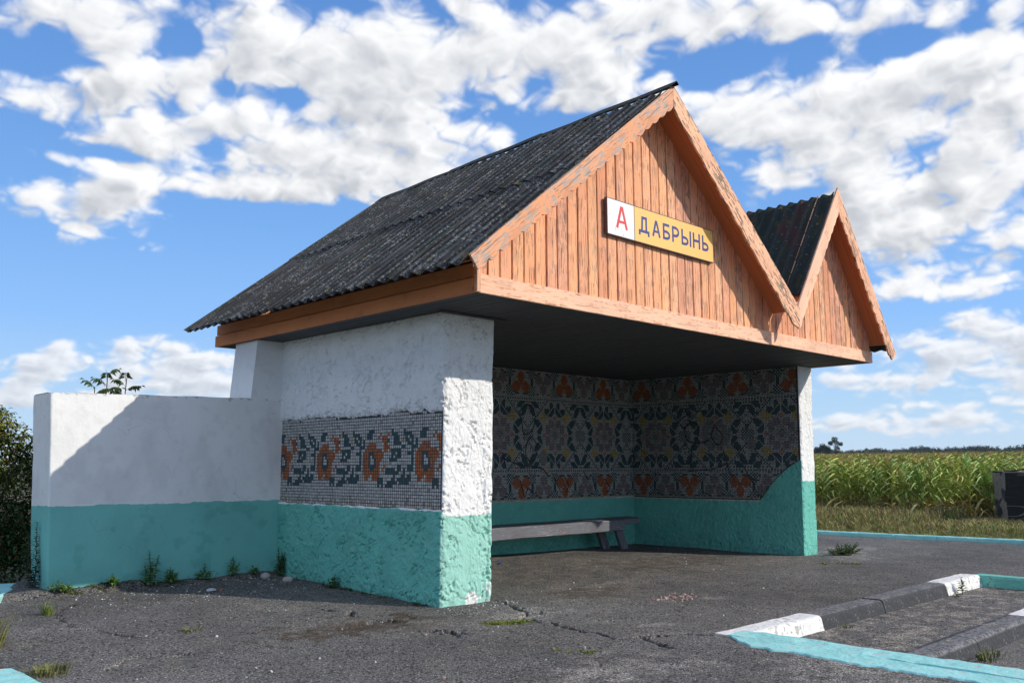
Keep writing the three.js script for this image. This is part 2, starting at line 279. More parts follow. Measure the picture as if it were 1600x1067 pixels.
const sideAmt = (x, y, z, nx) => {
  let a = lumps(x, y, z) + 0.012; const s = 3.57 + z;
  if (nx < -0.8) { const k = ss(bandLow(s) - 0.03, bandLow(s), y) * ss(bandTop(s) + 0.025, bandTop(s), y) * ss(3.575, 3.545, s); a = mix(a + 0.014, 0.001, k); }
  if (nx > -0.8) a += 0.006;
  if (z > -0.01 && y < 1.8) { let d = 9; for (let i = 1; i < split.length; i++) d = Math.min(d, segDist(x + (fbm2(y * 9, 4, 3) - 0.5) * 0.09, y, split[i - 1], split[i])); a -= 0.022 * ss(0.017, 0.005, d); }
  if (y < 0.1) a -= ss(0.1, 0, y) * 0.02 * n3(x * 9, 5, z * 9);
  return a;
};
const sideW = roughWall([0, -3.9], [0.76, 0], 0.035, sideAmt), lean = (p, k) => { p[0] += 0.0126 * p[1] * k; return p; };
const lines = (a, b, d, r = 0.035) => { const out = [a]; const n = Math.round((b - a - 2 * r) / d); for (let i = 0; i <= 2; i++) out.push(a + r * (i + 1) / 3); for (let i = 1; i < n; i++) out.push(a + r + (b - a - 2 * r) * i / n); for (let i = 0; i <= 3; i++) out.push(b - r + r * i / 3); return out; };
const ys = (d) => { const n = Math.round(3.4 / d), o = []; for (let i = 0; i <= n; i++) o.push(-0.06 + (H + 0.058) * i / n); return o; };
const Y2 = ys(0.0125), ZL = lines(-3.57, 0, 0.014), XF = lines(0, 0.76, 0.0115);
const sideGeo = mergeGeometries([
  gridGeo(ZL.length - 1, Y2.length - 1, (i, j) => { const z = ZL[i], y = Y2[j]; return [...lean(sideW(0, y, z), 1 + z / 3.57), 3.57 + z, Math.max(0.01, y)]; }),
  gridGeo(XF.length - 1, Y2.length - 1, (i, j) => { const x = XF[i], y = Y2[j]; return [...lean(sideW(x, y, 0), 1), 3.57 + x, Math.max(0.01, y)]; }),
  gridGeo(60, 50, (i, j) => { const z = -3.77 * i / 60, y = -0.06 + (H + 0.058) * j / 50; return [...lean(sideW(0.76, y, z), 1 + z / 3.77), 4.33 - z, Math.max(0.01, y)]; }),
]);
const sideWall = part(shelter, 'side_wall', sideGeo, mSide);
// flower band: runs of tiles [first column, last column, colour] per row from the top, columns from the flower's middle, 27 to a repeat
const flower = [
  'd-1,1 d11 d17', 'd-2,0 o5 o9 d11,13 d17,20', 'd-2,0 o4 o6,8 d12,14 d18 d20,21', 'd-4 o6,8 d9 d12,14 y16 d18,19 d21 d23', 'o-1,2 o7,8 d12,15 d19,21 d23', 'o-2,2 o7,9 d16,17 d21,23', 'o-3,5 o7,8 o10 d11,15 d21',
  'o-4,6 d-1,1 d11,12 d14,15 d19,21', 'o-4,6 d-1,1 w0 d11 d13,15 d21', 'o-4,5 d-1,2 w0,1 d10,13 d21', 'o-4,4 d-1,2 w0,1 d21', 'o-4,4 d-1,2 o7 d14,15 d19,21', 'o-4,4 d0,1 o6 d8,12 d14,15 d17 d19,21', 'o-4,4 d8,14 d17', 'o-3,4 w0 d12 d16,17 d19,20', 'o-3,-2 o1,3 d4,6 d11,12 d14,20', 'd4,6 d9,12 d13 d15 d16,19', 'd4 d6 d8,11'];
const flowerMap = flower.map((row) => { const m = {}; for (const run of row.split(' ')) { const [a, b] = run.slice(1).split(','); for (let c = +a; c <= +(b ?? a); c++) m[((c % 27) + 27) % 27] = run[0]; } return m; });
{
  const p = 0.0393, tiles = [], R = rng(5);
  for (let r = 0; r < 29; r++) for (let c = 0; c < 90; c++) {
    const y = 1.087 + r * p, z = -3.548 + c * p; if (z > -0.03 || y > bandTop(3.57 + z) - 0.012) continue;
    const row = flowerMap[23 - r], col = ((Math.round((z + 0.33) / p) % 27) + 27) % 27; let k = (row && row[col]) || 'w';
    if (r === 0 && R() < 0.7) k = 's'; if (r === 1 && R() < 0.3) k = 's'; if (k === 'w' && R() < 0.012) k = 'g';
    tiles.push([-0.002 + 0.0126 * y * (1 + z / 3.57), y, z, k]);
  }
  mosaic(sideWall, tiles, p, V3(-1, 0, 0), 11, 0.9);
}

// inner mosaics, 30 mm tiles: dx columns from the nearest rosette, dy rows from its middle
const T3 = 0.0304;
const ell = (x, y, cx, cy, a, b, rot) => { const c = Math.cos(rot), s = Math.sin(rot), X = (x - cx) * c + (y - cy) * s, Y = -(x - cx) * s + (y - cy) * c; return (X * X) / (a * a) + (Y * Y) / (b * b) < 1; };
function lattice(u, dy, per) {
  const dx = u - per * Math.round(u / per), ax = Math.abs(dx), ay = Math.abs(dy), hx = per / 2 - ax;
  if (ay === 22) return Math.round(u) & 1 ? 'd' : 'w'; if (ay > 22) return 'w';
  if (Math.abs(ax - 10) + Math.abs(ay - 11) <= 3) { const q = Math.abs(ax - 10) + Math.abs(ay - 11); return q >= 2 ? 'y' : q === 0 ? 'g' : 'w'; }
  if (ax + Math.abs(ay - 11) === 1 || (Math.abs(ax - 10) + ay === 1)) return 'r';
  if (ax <= 8.5 && ay <= 9.6) { // eight petals round a checkered heart
    for (const [cx, cy, a, b] of [[3.4, 7, 2.6, 3], [7, 3.4, 2.6, 2.9]]) if (ell(ax, ay, cx, cy, a, b, 0)) return 'm';
    if (ax + ay < 10 && ((dx + dy) & 1)) return ax + ay < 6 ? 'm' : 'w'; if (ax + ay < 3) return 'm';
  }
  for (const [cx, cy, a, b, r] of [[5.8, 14, 4.2, 2.1, 0.5], [2.8, 16.8, 1.9, 3.9, -0.25], [13.8, 3.6, 2.1, 3.6, 0.35], [15.8, 7, 2.1, 3.4, -0.8]]) if (ell(ax, ay, cx, cy, a, b, r)) return ax + ay === 19 ? 'w' : 'd';
  for (const [cx, cy, a, b, r] of [[3.4, 15.2, 2, 3.9, 0.55], [6.4, 18.6, 3.6, 1.8, -0.45]]) if (ell(hx, ay, cx, cy, a, b, r)) return 'd';
  if (Math.round(ax + ay) === 28 || Math.round(hx + ay) === 0) return 'd';
  if (Math.round(ax + ay) === 30 && (ay & 1) === 0) return 'd';
  if (ay === 20 && (Math.round(ax) & 1) && hx < 12) return 'd';
  if (hx < 4.5 && ay < 7 && ((Math.round(hx) + ay) & 1) === 0 && (hx < 1.6 || ay < 4)) return 'd';
  if (hx + ay > 17 && hx + ay < 18.2 && ay > 16) return 'd';
  return 'w';
}
function border(u, v, per) { // v rows from the edge that the petals' points turn to, 0..15; u columns
  const half = per / 2, hh = half / 2, n = Math.round(u / half), dx = u - n * half, ax = Math.abs(dx), or = n % 2 === 0, k = or ? 'o' : 'm', w = or ? v : 15 - v;
  if (ell(dx, w, 0, 4, 3.1, 3.4, 0) || ell(ax, w, 4, 10, 3.3, 3.2, 0) || (ax < 2 && Math.abs(w - 8.4) < 1.4)) return k;
  if (ax > hh - 0.9 && v > 4 && v < 10) return 'd';
  if (ax > hh - 3.2 && (v <= 4 || v >= 10) && ((Math.round(u) + v) & 1)) return 'd';
  if (w === 14 && ax > 1.5 && ax < 5.5) return 'd';
  if ((w === 13 && ax > 5 && ax < 7) || (w === 1 && ax > 4 && ax < 6.5)) return 'd';
  return 'w';
}
function innerTile(c, r, big, phase, bper, bphase) { // r rows up from the bottom (79)
  const mid = 39, dy = r - mid;
  if (r < 1) return 's';
  if (Math.abs(dy) <= 23) return lattice(c - phase, dy, big);
  if (dy < 0) return border(c - bphase, r, bper) === 'w' && r < 2 ? 's' : border(c - bphase, Math.min(15, r), bper);
  return border(c - bphase, 15 - clamp(r - 63, 0, 15), bper) ;
}
// rear wall: inner face z = -3.77, spur at the left end beyond the side wall
const rearTex = paintTex(2048, 512, 8.2, 3.36, () => 0.925, (s, y, o) => { if (y > 0.935) { const g = fbm2(s * 40, y * 40, 2); set(o, 0.03 + g * 0.05, 0.032 + g * 0.05, 0.035 + g * 0.05); } else if (y > 0.9) tint(o, 0.5, 0.4, 0.36, 0.28); }, 0.6);
rearTex.repeat.set(1 / 8.2, 1 / 3.36);
const mRear = wallMat(rearTex, 0.045);
const innerAmt = (y, s, mask) => mix(lumpsIn(s, y), 0, mask);
const lumpsIn = (s, y) => 0.012 + (1 - Math.abs(2 * fbm2(s * 9 + y * 3, y * 7, 3, 0, 61) - 1)) * 0.018;
const rearGeo = mergeGeometries([
  gridGeo(220, 90, (i, j) => { const x = 0.7 + 7.7 * i / 220, y = -0.08 + (H + 0.078) * j / 90; return [x, y, -3.77 + innerAmt(y, x, ss(0.915, 0.94, y)), x, Math.max(0.01, y)]; }),
  plankBox(0, 8.8, -0.1, H - 0.002, -4.21, -3.79, 'x'),
]);
const rearWall = part(shelter, 'rear_wall', rearGeo, mRear);
{
  const tiles = [], R = rng(77);
  for (let r = 0; r < 79; r++) for (let c = 0; c < 249; c++) { const x = 0.78 + c * T3, y = 0.95 + r * T3; let k = innerTile(c, r, 48, Math.round((5.95 - 0.78) / T3), 39, Math.round((6.22 - 0.78) / T3)); if (Math.hypot((x - 5.62) * 1.2, y - 1.72) < 0.13) k = 'g'; if (Math.hypot(x - 5.68, (y - 1.5) * 1.3) < 0.1) k = 's'; if (R() < 0.006) k = 'g'; tiles.push([x, y, -3.768, k]); }
  mosaic(rearWall, tiles, T3, V3(0, 0, 1), 12, 1, 0.85);
}
// right wall, with turquoise painted up over the mosaic near the front
const RX = 8.33, diag = (z) => (z < -0.85 ? 0.9 : 0.9 + 0.754 * ((z + 0.85) / 0.85) + 0.1 * Math.sin(Math.PI * clamp((z + 0.85) / 0.85)));
// perimeter s: rear 0 .. 3.77 at the front corner, front face to 4.24, outer face after
const rightTex = paintTex(2048, 1024, 8.2, 3.36, (s) => (s < 3.77 ? Math.max(0.9, diag(s - 3.77)) : 1.275), (s, y, o) => { if (s < 3.75 && y > Math.max(0.915, diag(s - 3.77))) { const g = fbm2(s * 40, y * 40, 2); set(o, 0.03 + g * 0.05, 0.032 + g * 0.05, 0.035 + g * 0.05); } else if (s < 2.9 && y > 0.885) tint(o, 0.5, 0.4, 0.36, 0.28); }, 0.7);
rightTex.repeat.set(1 / 8.2, 1 / 3.36);
const rightW = roughWall([RX, -4.2], [8.8, 0], 0.025, (x, y, z, nx) => {
  if (nx < -0.8) { const smooth = ss(-1.0, -0.8, z) * 0.8, m = z > -0.03 ? 0 : ss(Math.max(0.9, diag(z)), Math.max(0.92, diag(z) + 0.02), y); return mix(mix(lumpsIn(-z, y), 0.014, smooth), 0, m); }
  return 0.006 + (fbm3(x * 40, y * 40, z * 40, 2) - 0.5) * 0.012 + (fbm3(x * 4, y * 4, z * 4, 2) - 0.5) * 0.02;
});
const leanR = (p) => { const k = clamp(1 + p[2] / 3.77); p[0] += 0.031 * p[1] * k; p[1] -= 0; return p; };
const ZR = lines(-3.8, 0, 0.034, 0.025), YR = ys(0.034), XR = lines(RX, 8.8, 0.026, 0.025);
const rightGeo = mergeGeometries([
  gridGeo(ZR.length - 1, YR.length - 1, (i, j) => { const z = ZR[i], y = YR[j]; return [...leanR(rightW(RX, y, z)), 3.77 + z, Math.max(0.01, y)]; }),
  gridGeo(XR.length - 1, YR.length - 1, (i, j) => { const x = XR[i], y = YR[j]; return [...leanR(rightW(x, y, 0)), 3.77 + x - RX, Math.max(0.01, y)]; }),
  gridGeo(40, 30, (i, j) => { const z = -4.2 * i / 40, y = -0.06 + (H + 0.058) * j / 30; return [...leanR(rightW(8.8, y, z)), 4.24 - z, Math.max(0.01, y)]; }),
]);
const rightWall = part(shelter, 'side_wall', rightGeo, wallMat(rightTex, 0.035), 'far side wall with turquoise painted up over its mosaic');
{
  const tiles = [], R = rng(78);
  for (let r = 0; r < 79; r++) for (let c = 0; c < 124; c++) {
    const z = -3.75 + c * T3, y = 0.95 + r * T3; if (z > -0.02 || y < Math.max(0.93, diag(z) + 0.03)) continue;
    let k = innerTile(c, r, 46, Math.round((3.75 - 1.76) / T3), 37, Math.round((3.75 - 1.27) / T3)); const q = Math.hypot((z + 1.75) * 0.9, y - 2.2); if (q < 0.3 && (z + 1.75) * 0.5 + (y - 2.2) < 0.2 && R() < 0.8) k = 'g'; if (Math.hypot(z + 1.0, (y - 1.95) * 0.8) < 0.1) k = 'g'; if (R() < 0.005) k = 'g';
    tiles.push([RX + 0.002 + 0.031 * y * clamp(1 + z / 3.77), y, z, k]);
  }
  mosaic(rightWall, tiles, T3, V3(-1, 0, 0), 13, 1, 0.85);
}
// graffiti: brushed dark strokes on the tiles
{
  const T = new Tri(), stroke = (pts, w, P, closed = false) => { const cv = new THREE.CatmullRomCurve3(pts.map(([a, b]) => V3(a, b, 0)), closed), N = pts.length * 8, u = [0, 0]; let q = null; for (let i = 0; i <= N; i++) { const p = cv.getPoint(i / N), t = cv.getTangent(i / N), k = w * (0.6 + 0.8 * n2(i * 0.3, w * 900)), a = [p.x - t.y * k, p.y + t.x * k], b = [p.x + t.y * k, p.y - t.x * k]; if (q) T.quad(P(q[0]), P(q[1]), P(b), P(a), u, u, u, u); q = [a, b]; } };
  const RW = ([z, y]) => [RX + 0.002 + 0.031 * y * clamp(1 + z / 3.77) - 0.0058, y, z], BW = ([x, y]) => [x, y, -3.7626];
  for (const [p, w, c] of [[[[-2.35, 1.5], [-2.3, 1.9], [-2.15, 2.15], [-2.2, 2.4], [-2.45, 2.3], [-2.4, 2.05], [-2.1, 2.0], [-1.9, 2.05]], 0.014], [[[-2.6, 2.45], [-2.3, 2.6], [-2.0, 2.62]], 0.01], [[[-2.4, 1.45], [-1.9, 1.48], [-1.5, 1.6]], 0.012], [[[-1.75, 2.3], [-1.6, 2.1], [-1.7, 1.95], [-1.85, 2.1], [-1.78, 2.35]], 0.012], [[[-1.6, 1.85], [-1.5, 1.5], [-1.35, 1.25]], 0.01], [[[-1.3, 1.9], [-1.2, 1.6], [-1.0, 1.3], [-0.85, 1.28]], 0.008], [[[-1.15, 1.5], [-0.95, 1.2]], 0.009]]) stroke(p, w, RW, c);
  for (const [p, w, c] of [[[[5.0, 2.55], [5.2, 2.7], [5.4, 2.5], [5.3, 2.2], [5.1, 2.15], [5.05, 2.35]], 0.013, true], [[[5.15, 1.9], [5.3, 2.1], [5.45, 1.9], [5.35, 1.65], [5.18, 1.7]], 0.012, true], [[[4.5, 1.72], [5.0, 1.58], [5.6, 1.5], [5.75, 1.35]], 0.014], [[[4.55, 1.8], [4.65, 1.5]], 0.014], [[[5.0, 1.3], [5.12, 1.0], [5.2, 1.15], [5.35, 1.05]], 0.012], [[[6.15, 1.4], [6.3, 1.2], [6.25, 1.05]], 0.013], [[[6.75, 1.45], [6.9, 1.3], [6.98, 1.38], [7.1, 1.1]], 0.011], [[[5.9, 1.35], [6.1, 1.05]], 0.012], [[[7.4, 1.3], [7.55, 1.1], [7.45, 1.02]], 0.012]]) stroke(p, w, BW, c);
  part(shelter, 'graffiti', T.get(), std({ color: rgb(0.025, 0.025, 0.028), roughness: 0.6 }));
}
// buttress at the left end of the rear wall, above the low wall
{
  const tex = paintTex(256, 256, 1, 1, () => -1, null, 0), q = [[-0.503, 2.5], [-0.001, 2.5], [-0.001, H - 0.002], [-0.43, H - 0.002]];
  const g = board(q, () => -4.205, () => -3.566, (a, b, t) => [a, b, t], 0, 0, 1);
  part(shelter, 'buttress', g, wallMat(tex, 0.004));
}
// ---------------------------------------------------------------- ceiling boards
{
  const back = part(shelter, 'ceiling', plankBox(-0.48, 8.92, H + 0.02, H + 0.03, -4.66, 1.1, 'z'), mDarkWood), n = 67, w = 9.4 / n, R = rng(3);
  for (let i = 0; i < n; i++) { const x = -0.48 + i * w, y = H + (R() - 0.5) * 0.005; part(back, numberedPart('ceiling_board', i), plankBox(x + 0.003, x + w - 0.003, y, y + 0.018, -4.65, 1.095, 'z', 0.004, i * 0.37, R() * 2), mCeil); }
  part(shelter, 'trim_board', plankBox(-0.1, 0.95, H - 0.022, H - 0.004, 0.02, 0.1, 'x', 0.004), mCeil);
}
function numberedPart(n, i) { return i ? n + '_' + String(i).padStart(3, '0') : n; }
// ---------------------------------------------------------------- gable wall of planks
const bigTop = (x) => Math.min(6.44 - 0.807 * (2.604 - x), 6.44 - 0.83 * (x - 2.604)), smallTop = (x) => Math.min(6.106 - 1.4 * (7.28 - x), 6.106 - 1.36 * (x - 7.28));
const wallTop = (x) => Math.max(bigTop(x), x > 5.3 ? smallTop(x) : -9) - 0.05;
{
  const pts = []; for (const x of [-0.48, 2.604, 5.715, 7.28, 8.92]) pts.push([x, wallTop(x) - 0.02]);
  const backing = (d, z) => mergeGeometries([[[-0.48, H + 0.03], [5.715, H + 0.03], ...pts.slice(0, 3).reverse()], [[5.716, H + 0.03], [8.92, H + 0.03], ...pts.slice(2).reverse()]].map((q) => board(q.map(([x, y]) => [x, y - (y > 3.5 ? d : 0)]), () => z, () => z + 0.02, (a, b, t) => [a, b, t])));
  const gable = part(shelter, 'gable_wall', backing(0, 1.06), mGap), w = 0.1812, R = rng(8);
  for (let i = 0; i < 52; i++) {
    const x0 = -0.5 + i * w + 0.006 + R() * 0.004, x1 = Math.min(-0.5 + (i + 1) * w - 0.006 - R() * 0.004, 8.935), zf = 1.118 + (R() - 0.5) * 0.012, lo = 3.52; if (Math.max(wallTop(x0), wallTop(x1)) - lo < 0.02) continue;
    const g = board(chamfered(x0, x1, 1.091, zf, 0.007), () => lo, (a) => Math.max(lo + 0.01, wallTop(a) - 0.005), (a, b, t) => [a, t, b], i * 0.29 + R() * 0.1, R() * 2, 1);
    part(gable, numberedPart('plank', i), g, plankMats[(R() * plankMats.length) | 0]);
  }
  // rear gable
  part(shelter, 'rear_gable', backing(0.1, -4.62), mPlank3);
}
// fascia boards
part(shelter, 'fascia_board', plankBox(-0.455, 5.45, H - 0.004, 3.542, 1.121, 1.15, 'x', 0.005, 0.1, 0), mFascia);
part(shelter, 'fascia_board', plankBox(5.456, 8.945, H - 0.002, 3.538, 1.121, 1.148, 'x', 0.005, 0.5, 0.7), mFascia);
part(shelter, 'corner_board', plankBox(-0.5, -0.459, H + 0.005, 3.62, 1.1, 1.152, 'y', 0.004, 0.7, 0), mFascia);
part(shelter, 'fascia_board', plankBox(-0.522, -0.485, H - 0.004, 3.5, -4.69, 1.098, 'z', 0.004, 0.2, 0.3), mFasciaSide, 'lower orange fascia board of the left eave');
part(shelter, 'fascia_board', plankBox(-0.508, -0.484, 3.511, 3.66, -4.67, 1.098, 'z', 0.004, 0.6, 0.1), mFasciaSide, 'upper orange fascia board of the left eave');
part(shelter, 'fascia_board', plankBox(8.925, 8.95, H - 0.002, 3.6, -4.67, 1.118, 'z', 0.004, 0.6, 0.1), mFasciaSide, 'orange fascia board of the right eave');
part(shelter, 'fascia_board', plankBox(-0.48, 8.92, H - 0.002, 3.5, -4.7, -4.672, 'x', 0.004, 0.3, 0.1), mFasciaSide, 'orange fascia board along the back');
// bargeboards: outer edge from p to q, vertical widths, scalloped lower edge
function barge(p, q, w0, w1, z0, z1, mat, ends, label, per = 0.155, seed = 0, big = 1) {
  const n = Math.round(Math.hypot(q[0] - p[0], q[1] - p[1]) / per) * 10, low = [], R = rng(seed + 50);
  const len = Math.hypot(q[0] - p[0], q[1] - p[1]); let amp = 0.02;
  for (let i = 0; i <= n; i++) { const t = i / n, x = mix(p[0], q[0], t), y = mix(p[1], q[1], t) - mix(w0, w1, t); const ph = (t * len / per) % 1; if (ph < 0.05) amp = (0.024 + R() * 0.02) * big; const s = Math.abs(Math.sin(Math.PI * ph)); low.push([x, y - amp * s + 0.012]); }
  const floor = ends.length ? Math.min(...ends.map((e) => e[1])) + 0.03 : -9; for (let i = low.length - 1; i >= 0; i--) if (low[i][1] < floor) low.splice(i, 1);
  const tail = ends.filter(Boolean);
  const outline = [p, q, ...tail, ...low.reverse()];
  const sh = new THREE.Shape(outline.map(([x, y]) => new THREE.Vector2(x, y))), g = new THREE.ExtrudeGeometry(sh, { depth: z1 - z0 - 0.006, bevelEnabled: true, bevelThickness: 0.003, bevelSize: 0.003, bevelSegments: 1 });
  g.translate(0, 0, z0 + 0.003);
  // grain along the board
  const P = g.attributes.position, U = g.attributes.uv, d = [(q[0] - p[0]) / len, (q[1] - p[1]) / len];
  for (let i = 0; i < P.count; i++) { const x = P.getX(i) - p[0], y = P.getY(i) - p[1]; U.setXY(i, -x * d[1] + y * d[0] + P.getZ(i) + seed * 0.31, x * d[0] + y * d[1] + seed * 0.7); }
  return part(shelter, 'bargeboard', g, mat, label);
}
barge([2.607, 6.44], [-0.904, 3.61], 0.285, 0.2, 1.472, 1.5, mBarge, [[-0.8, 3.478]], 'left bargeboard of the large gable, peeling to grey', 0.2, 1, 1.3);
barge([2.601, 6.443], [5.695, 3.877], 0.31, 0.42, 1.475, 1.503, mBargeDark, [[5.664, 3.573]], 'right bargeboard of the large gable, flecked dark', 0.4, 2);
barge([7.283, 6.106], [5.742, 3.951], 0.4, 0.36, 1.435, 1.463, mFascia, [], 'left bargeboard of the small gable', 0.19, 3);
barge([7.277, 6.11], [9.2, 3.492], 0.415, 0.36, 1.437, 1.465, mBargeDark, [[9.035, 3.378]], 'right scalloped bargeboard of the small gable', 0.22, 4, 1.9);
// soffits under the overhanging verges (boards parallel to the roof slopes)
const slopeBoard = (x0, y0, x1, y1, z0, z1, th, mat, name) => { const l = Math.hypot(x1 - x0, y1 - y0), nx = -(y1 - y0) / l * th, ny = (x1 - x0) / l * th; return part(shelter, name, board([[x0, y0], [x1, y1], [x1 + nx, y1 + ny], [x0 + nx, y0 + ny]], () => z0, () => z1, (a, b, t) => [a, b, t]), mat); };
for (const [z0, z1] of [[1.095, 1.28], [1.284, 1.47]]) {
  slopeBoard(-0.75, bigTop(-0.75) - 0.14, 2.59, bigTop(2.59) - 0.14, z0, z1, 0.02, mSoffitOrange, 'soffit_board');
  slopeBoard(2.61, bigTop(2.61) - 0.14, 5.58, bigTop(5.58) - 0.14, z0, z1, 0.02, mSoffitOrange, 'soffit_board');
  slopeBoard(5.9, smallTop(5.9) - 0.15, 7.27, smallTop(7.27) - 0.15, z0, Math.min(z1, 1.432), 0.02, mSoffitOrange, 'soffit_board');
  slopeBoard(7.29, smallTop(7.29) - 0.15, 8.98, smallTop(8.98) - 0.15, z0, Math.min(z1, 1.434), 0.02, mSoffitOrange, 'soffit_board');
}
// ---------------------------------------------------------------- corrugated sheets
const roofTex = texColor(1024, 1024, (px, py, o) => {
  const u = px / 1024, v = py / 1024, a = fbm2(u * 20, v * 5, 4, 0, 71), st = fbm2(u * 34, v * 2, 3, 0, 75), sp = fbm2(u * 130, v * 95, 2, 0, 79), sp2 = fbm2(u * 16, v * 7, 4, 0, 83);
  set(o, 0.046, 0.044, 0.04); mul(o, 0.45 + 1.0 * a); tint(o, ss(0.58, 0.75, st) * 0.5, 0.03, 0.06, 0.05); tint(o, ss(0.6, 0.74, fbm2(u * 26, v * 4, 4, 0, 91)) * 0.55, 0.13, 0.128, 0.125);
  tint(o, ss(0.6, 0.7, sp * 0.64 + sp2 * 0.36) * 0.75, 0.27, 0.265, 0.25); tint(o, ss(0.79, 0.82, fbm2(u * 40 + 7, v * 30, 3, 0, 95)) * 0.7, 0.22, 0.16, 0.03);
});
roofTex.repeat.set(0.5, 0.5);
const mossTex = texColor(512, 512, (px, py, o) => { const u = px / 512, v = py / 512, a = fbm2(u * 14, v * 6, 4, 0, 171), b = fbm2(u * 9, v * 3, 4, 0, 175); set(o, 0.018, 0.028, 0.024); mul(o, 0.6 + 0.9 * a); tint(o, ss(0.5, 0.7, b) * 0.7, 0.07, 0.022, 0.02); tint(o, ss(0.62, 0.8, fbm2(u * 20, v * 8, 3, 0, 178)) * 0.5, 0.075, 0.06, 0.012); tint(o, ss(0.76, 0.82, fbm2(u * 90, v * 50, 2, 0, 180)) * 0.6, 0.2, 0.2, 0.19); });
mossTex.repeat.set(0.5, 0.5);
const mRoof = std({ map: roofTex, bumpMap: fineBump, bumpScale: 0.004, roughness: 0.95 }), mMoss = std({ map: mossTex, bumpMap: fineBump, bumpScale: 0.004, roughness: 0.95 });
const PITCH = 0.2;
// lower edge (x0, y0), upper edge (x1, y1), waves from z0 backwards
function sheetGeo(x0, y0, x1, y1, z0, waves, lift, wob, sagFn) {
  const l = Math.hypot(x1 - x0, y1 - y0), dx = (x1 - x0) / l, dy = (y1 - y0) / l, up = dx > 0 ? 1 : -1, nx = -dy * up, ny = dx * up, per = 10, nu = Math.round(waves * per), nv = 6, th = 0.008, out = [];
  for (const t of [0, -th]) out.push(gridGeo(nu, nv, (i, j) => { const z = z0 - (i / per) * PITCH, s = j / nv * l, h = 0.026 * Math.cos((i / per) * 2 * Math.PI) + lift + t + wob * Math.sin(z * 3.1 + s), x = x0 + dx * s + nx * h, y = y0 + dy * s + ny * h; return [x, y + sagFn(x, z), z, z + x0, s + z0 * 0.3]; }));
  // rim
  const rim = (pick, n) => gridGeo(n, 1, (i, j) => { const a = pick(i), g = out[j].attributes.position, u = out[j].attributes.uv; return [g.getX(a), g.getY(a), g.getZ(a), u.getX(a), u.getY(a)]; });
  const W = nu + 1; out.push(rim((i) => i, nu), rim((i) => nv * W + i, nu), rim((i) => i * W, nv), rim((i) => i * W + nu, nv));
  return mergeGeometries(out);
}
const sag = (x, z) => -0.018 * Math.max(0, 1.2 - z) * clamp((x + 1) / 3.6) * (x < 5.7 ? 1 : 0);
const roof = new THREE.Group(); roof.name = 'roof'; shelter.add(roof);
{
  const R = rng(21); let k = 0;
  const row = (x0, y0, x1, y1, mat, lift, zs = 1.47, total = 31) => { for (let w = 0; w < total; w += 6) { const n = Math.min(6.35, total - w); part(roof, numberedPart('roof_sheet', k++), sheetGeo(x0 + (R() - 0.5) * 0.02, y0, x1, y1, zs - w * PITCH, n, lift + ((w / 6) % 2) * 0.009, 0.002 + R() * 0.002, sag), mat); } };
  const bl = (x) => bigTop(x) - 0.02;
  row(-0.975, bl(-0.975), 0.86, bl(0.86), mRoof, 0); row(0.72, bl(0.72), 2.46, bl(2.46), mRoof, 0.016);
  row(5.2, bl(5.2), 4.1, bl(4.1), mRoof, 0); row(4.2, bl(4.2), 2.76, bl(2.76), mRoof, 0.016);
  const sl = (x) => smallTop(x) - 0.03;
  row(5.9, sl(5.9), 7.24, sl(7.24), mMoss, 0.004, 1.43); row(9.12, sl(9.12) - 0.01, 7.32, sl(7.32), mMoss, 0.004, 1.43);
  // ridge cap: folded strips, overlapping lengths
  const mCap = std({ color: rgb(0.026, 0.028, 0.024), roughness: 0.95, bumpMap: fineBump, bumpScale: 0.004 });
  const c = [[1.56, -0.9], [-0.86, -2.95], [-2.9, -4.85]];
  c.forEach(([za, zb], i) => { const o = i % 2 ? 0.012 : 0, y = (z) => 6.472 + o + sag(2.604, z), q = [[-0.16, -0.125], [0, 0.005], [0.045, -0.03], [0.043, -0.043], [0, -0.008], [-0.155, -0.137]]; part(roof, numberedPart('ridge_cap', i), board(q, () => zb, () => za, (a, b, t) => [2.604 + a, y(t) + b + 0.006 * Math.sin(t * 5), t], 0, 0, 8), mCap); });
  part(roof, 'ridge_beam', plankBox(2.56, 2.65, 6.13, 6.26, -4.6, 1.45, 'z'), mDarkWood);
}
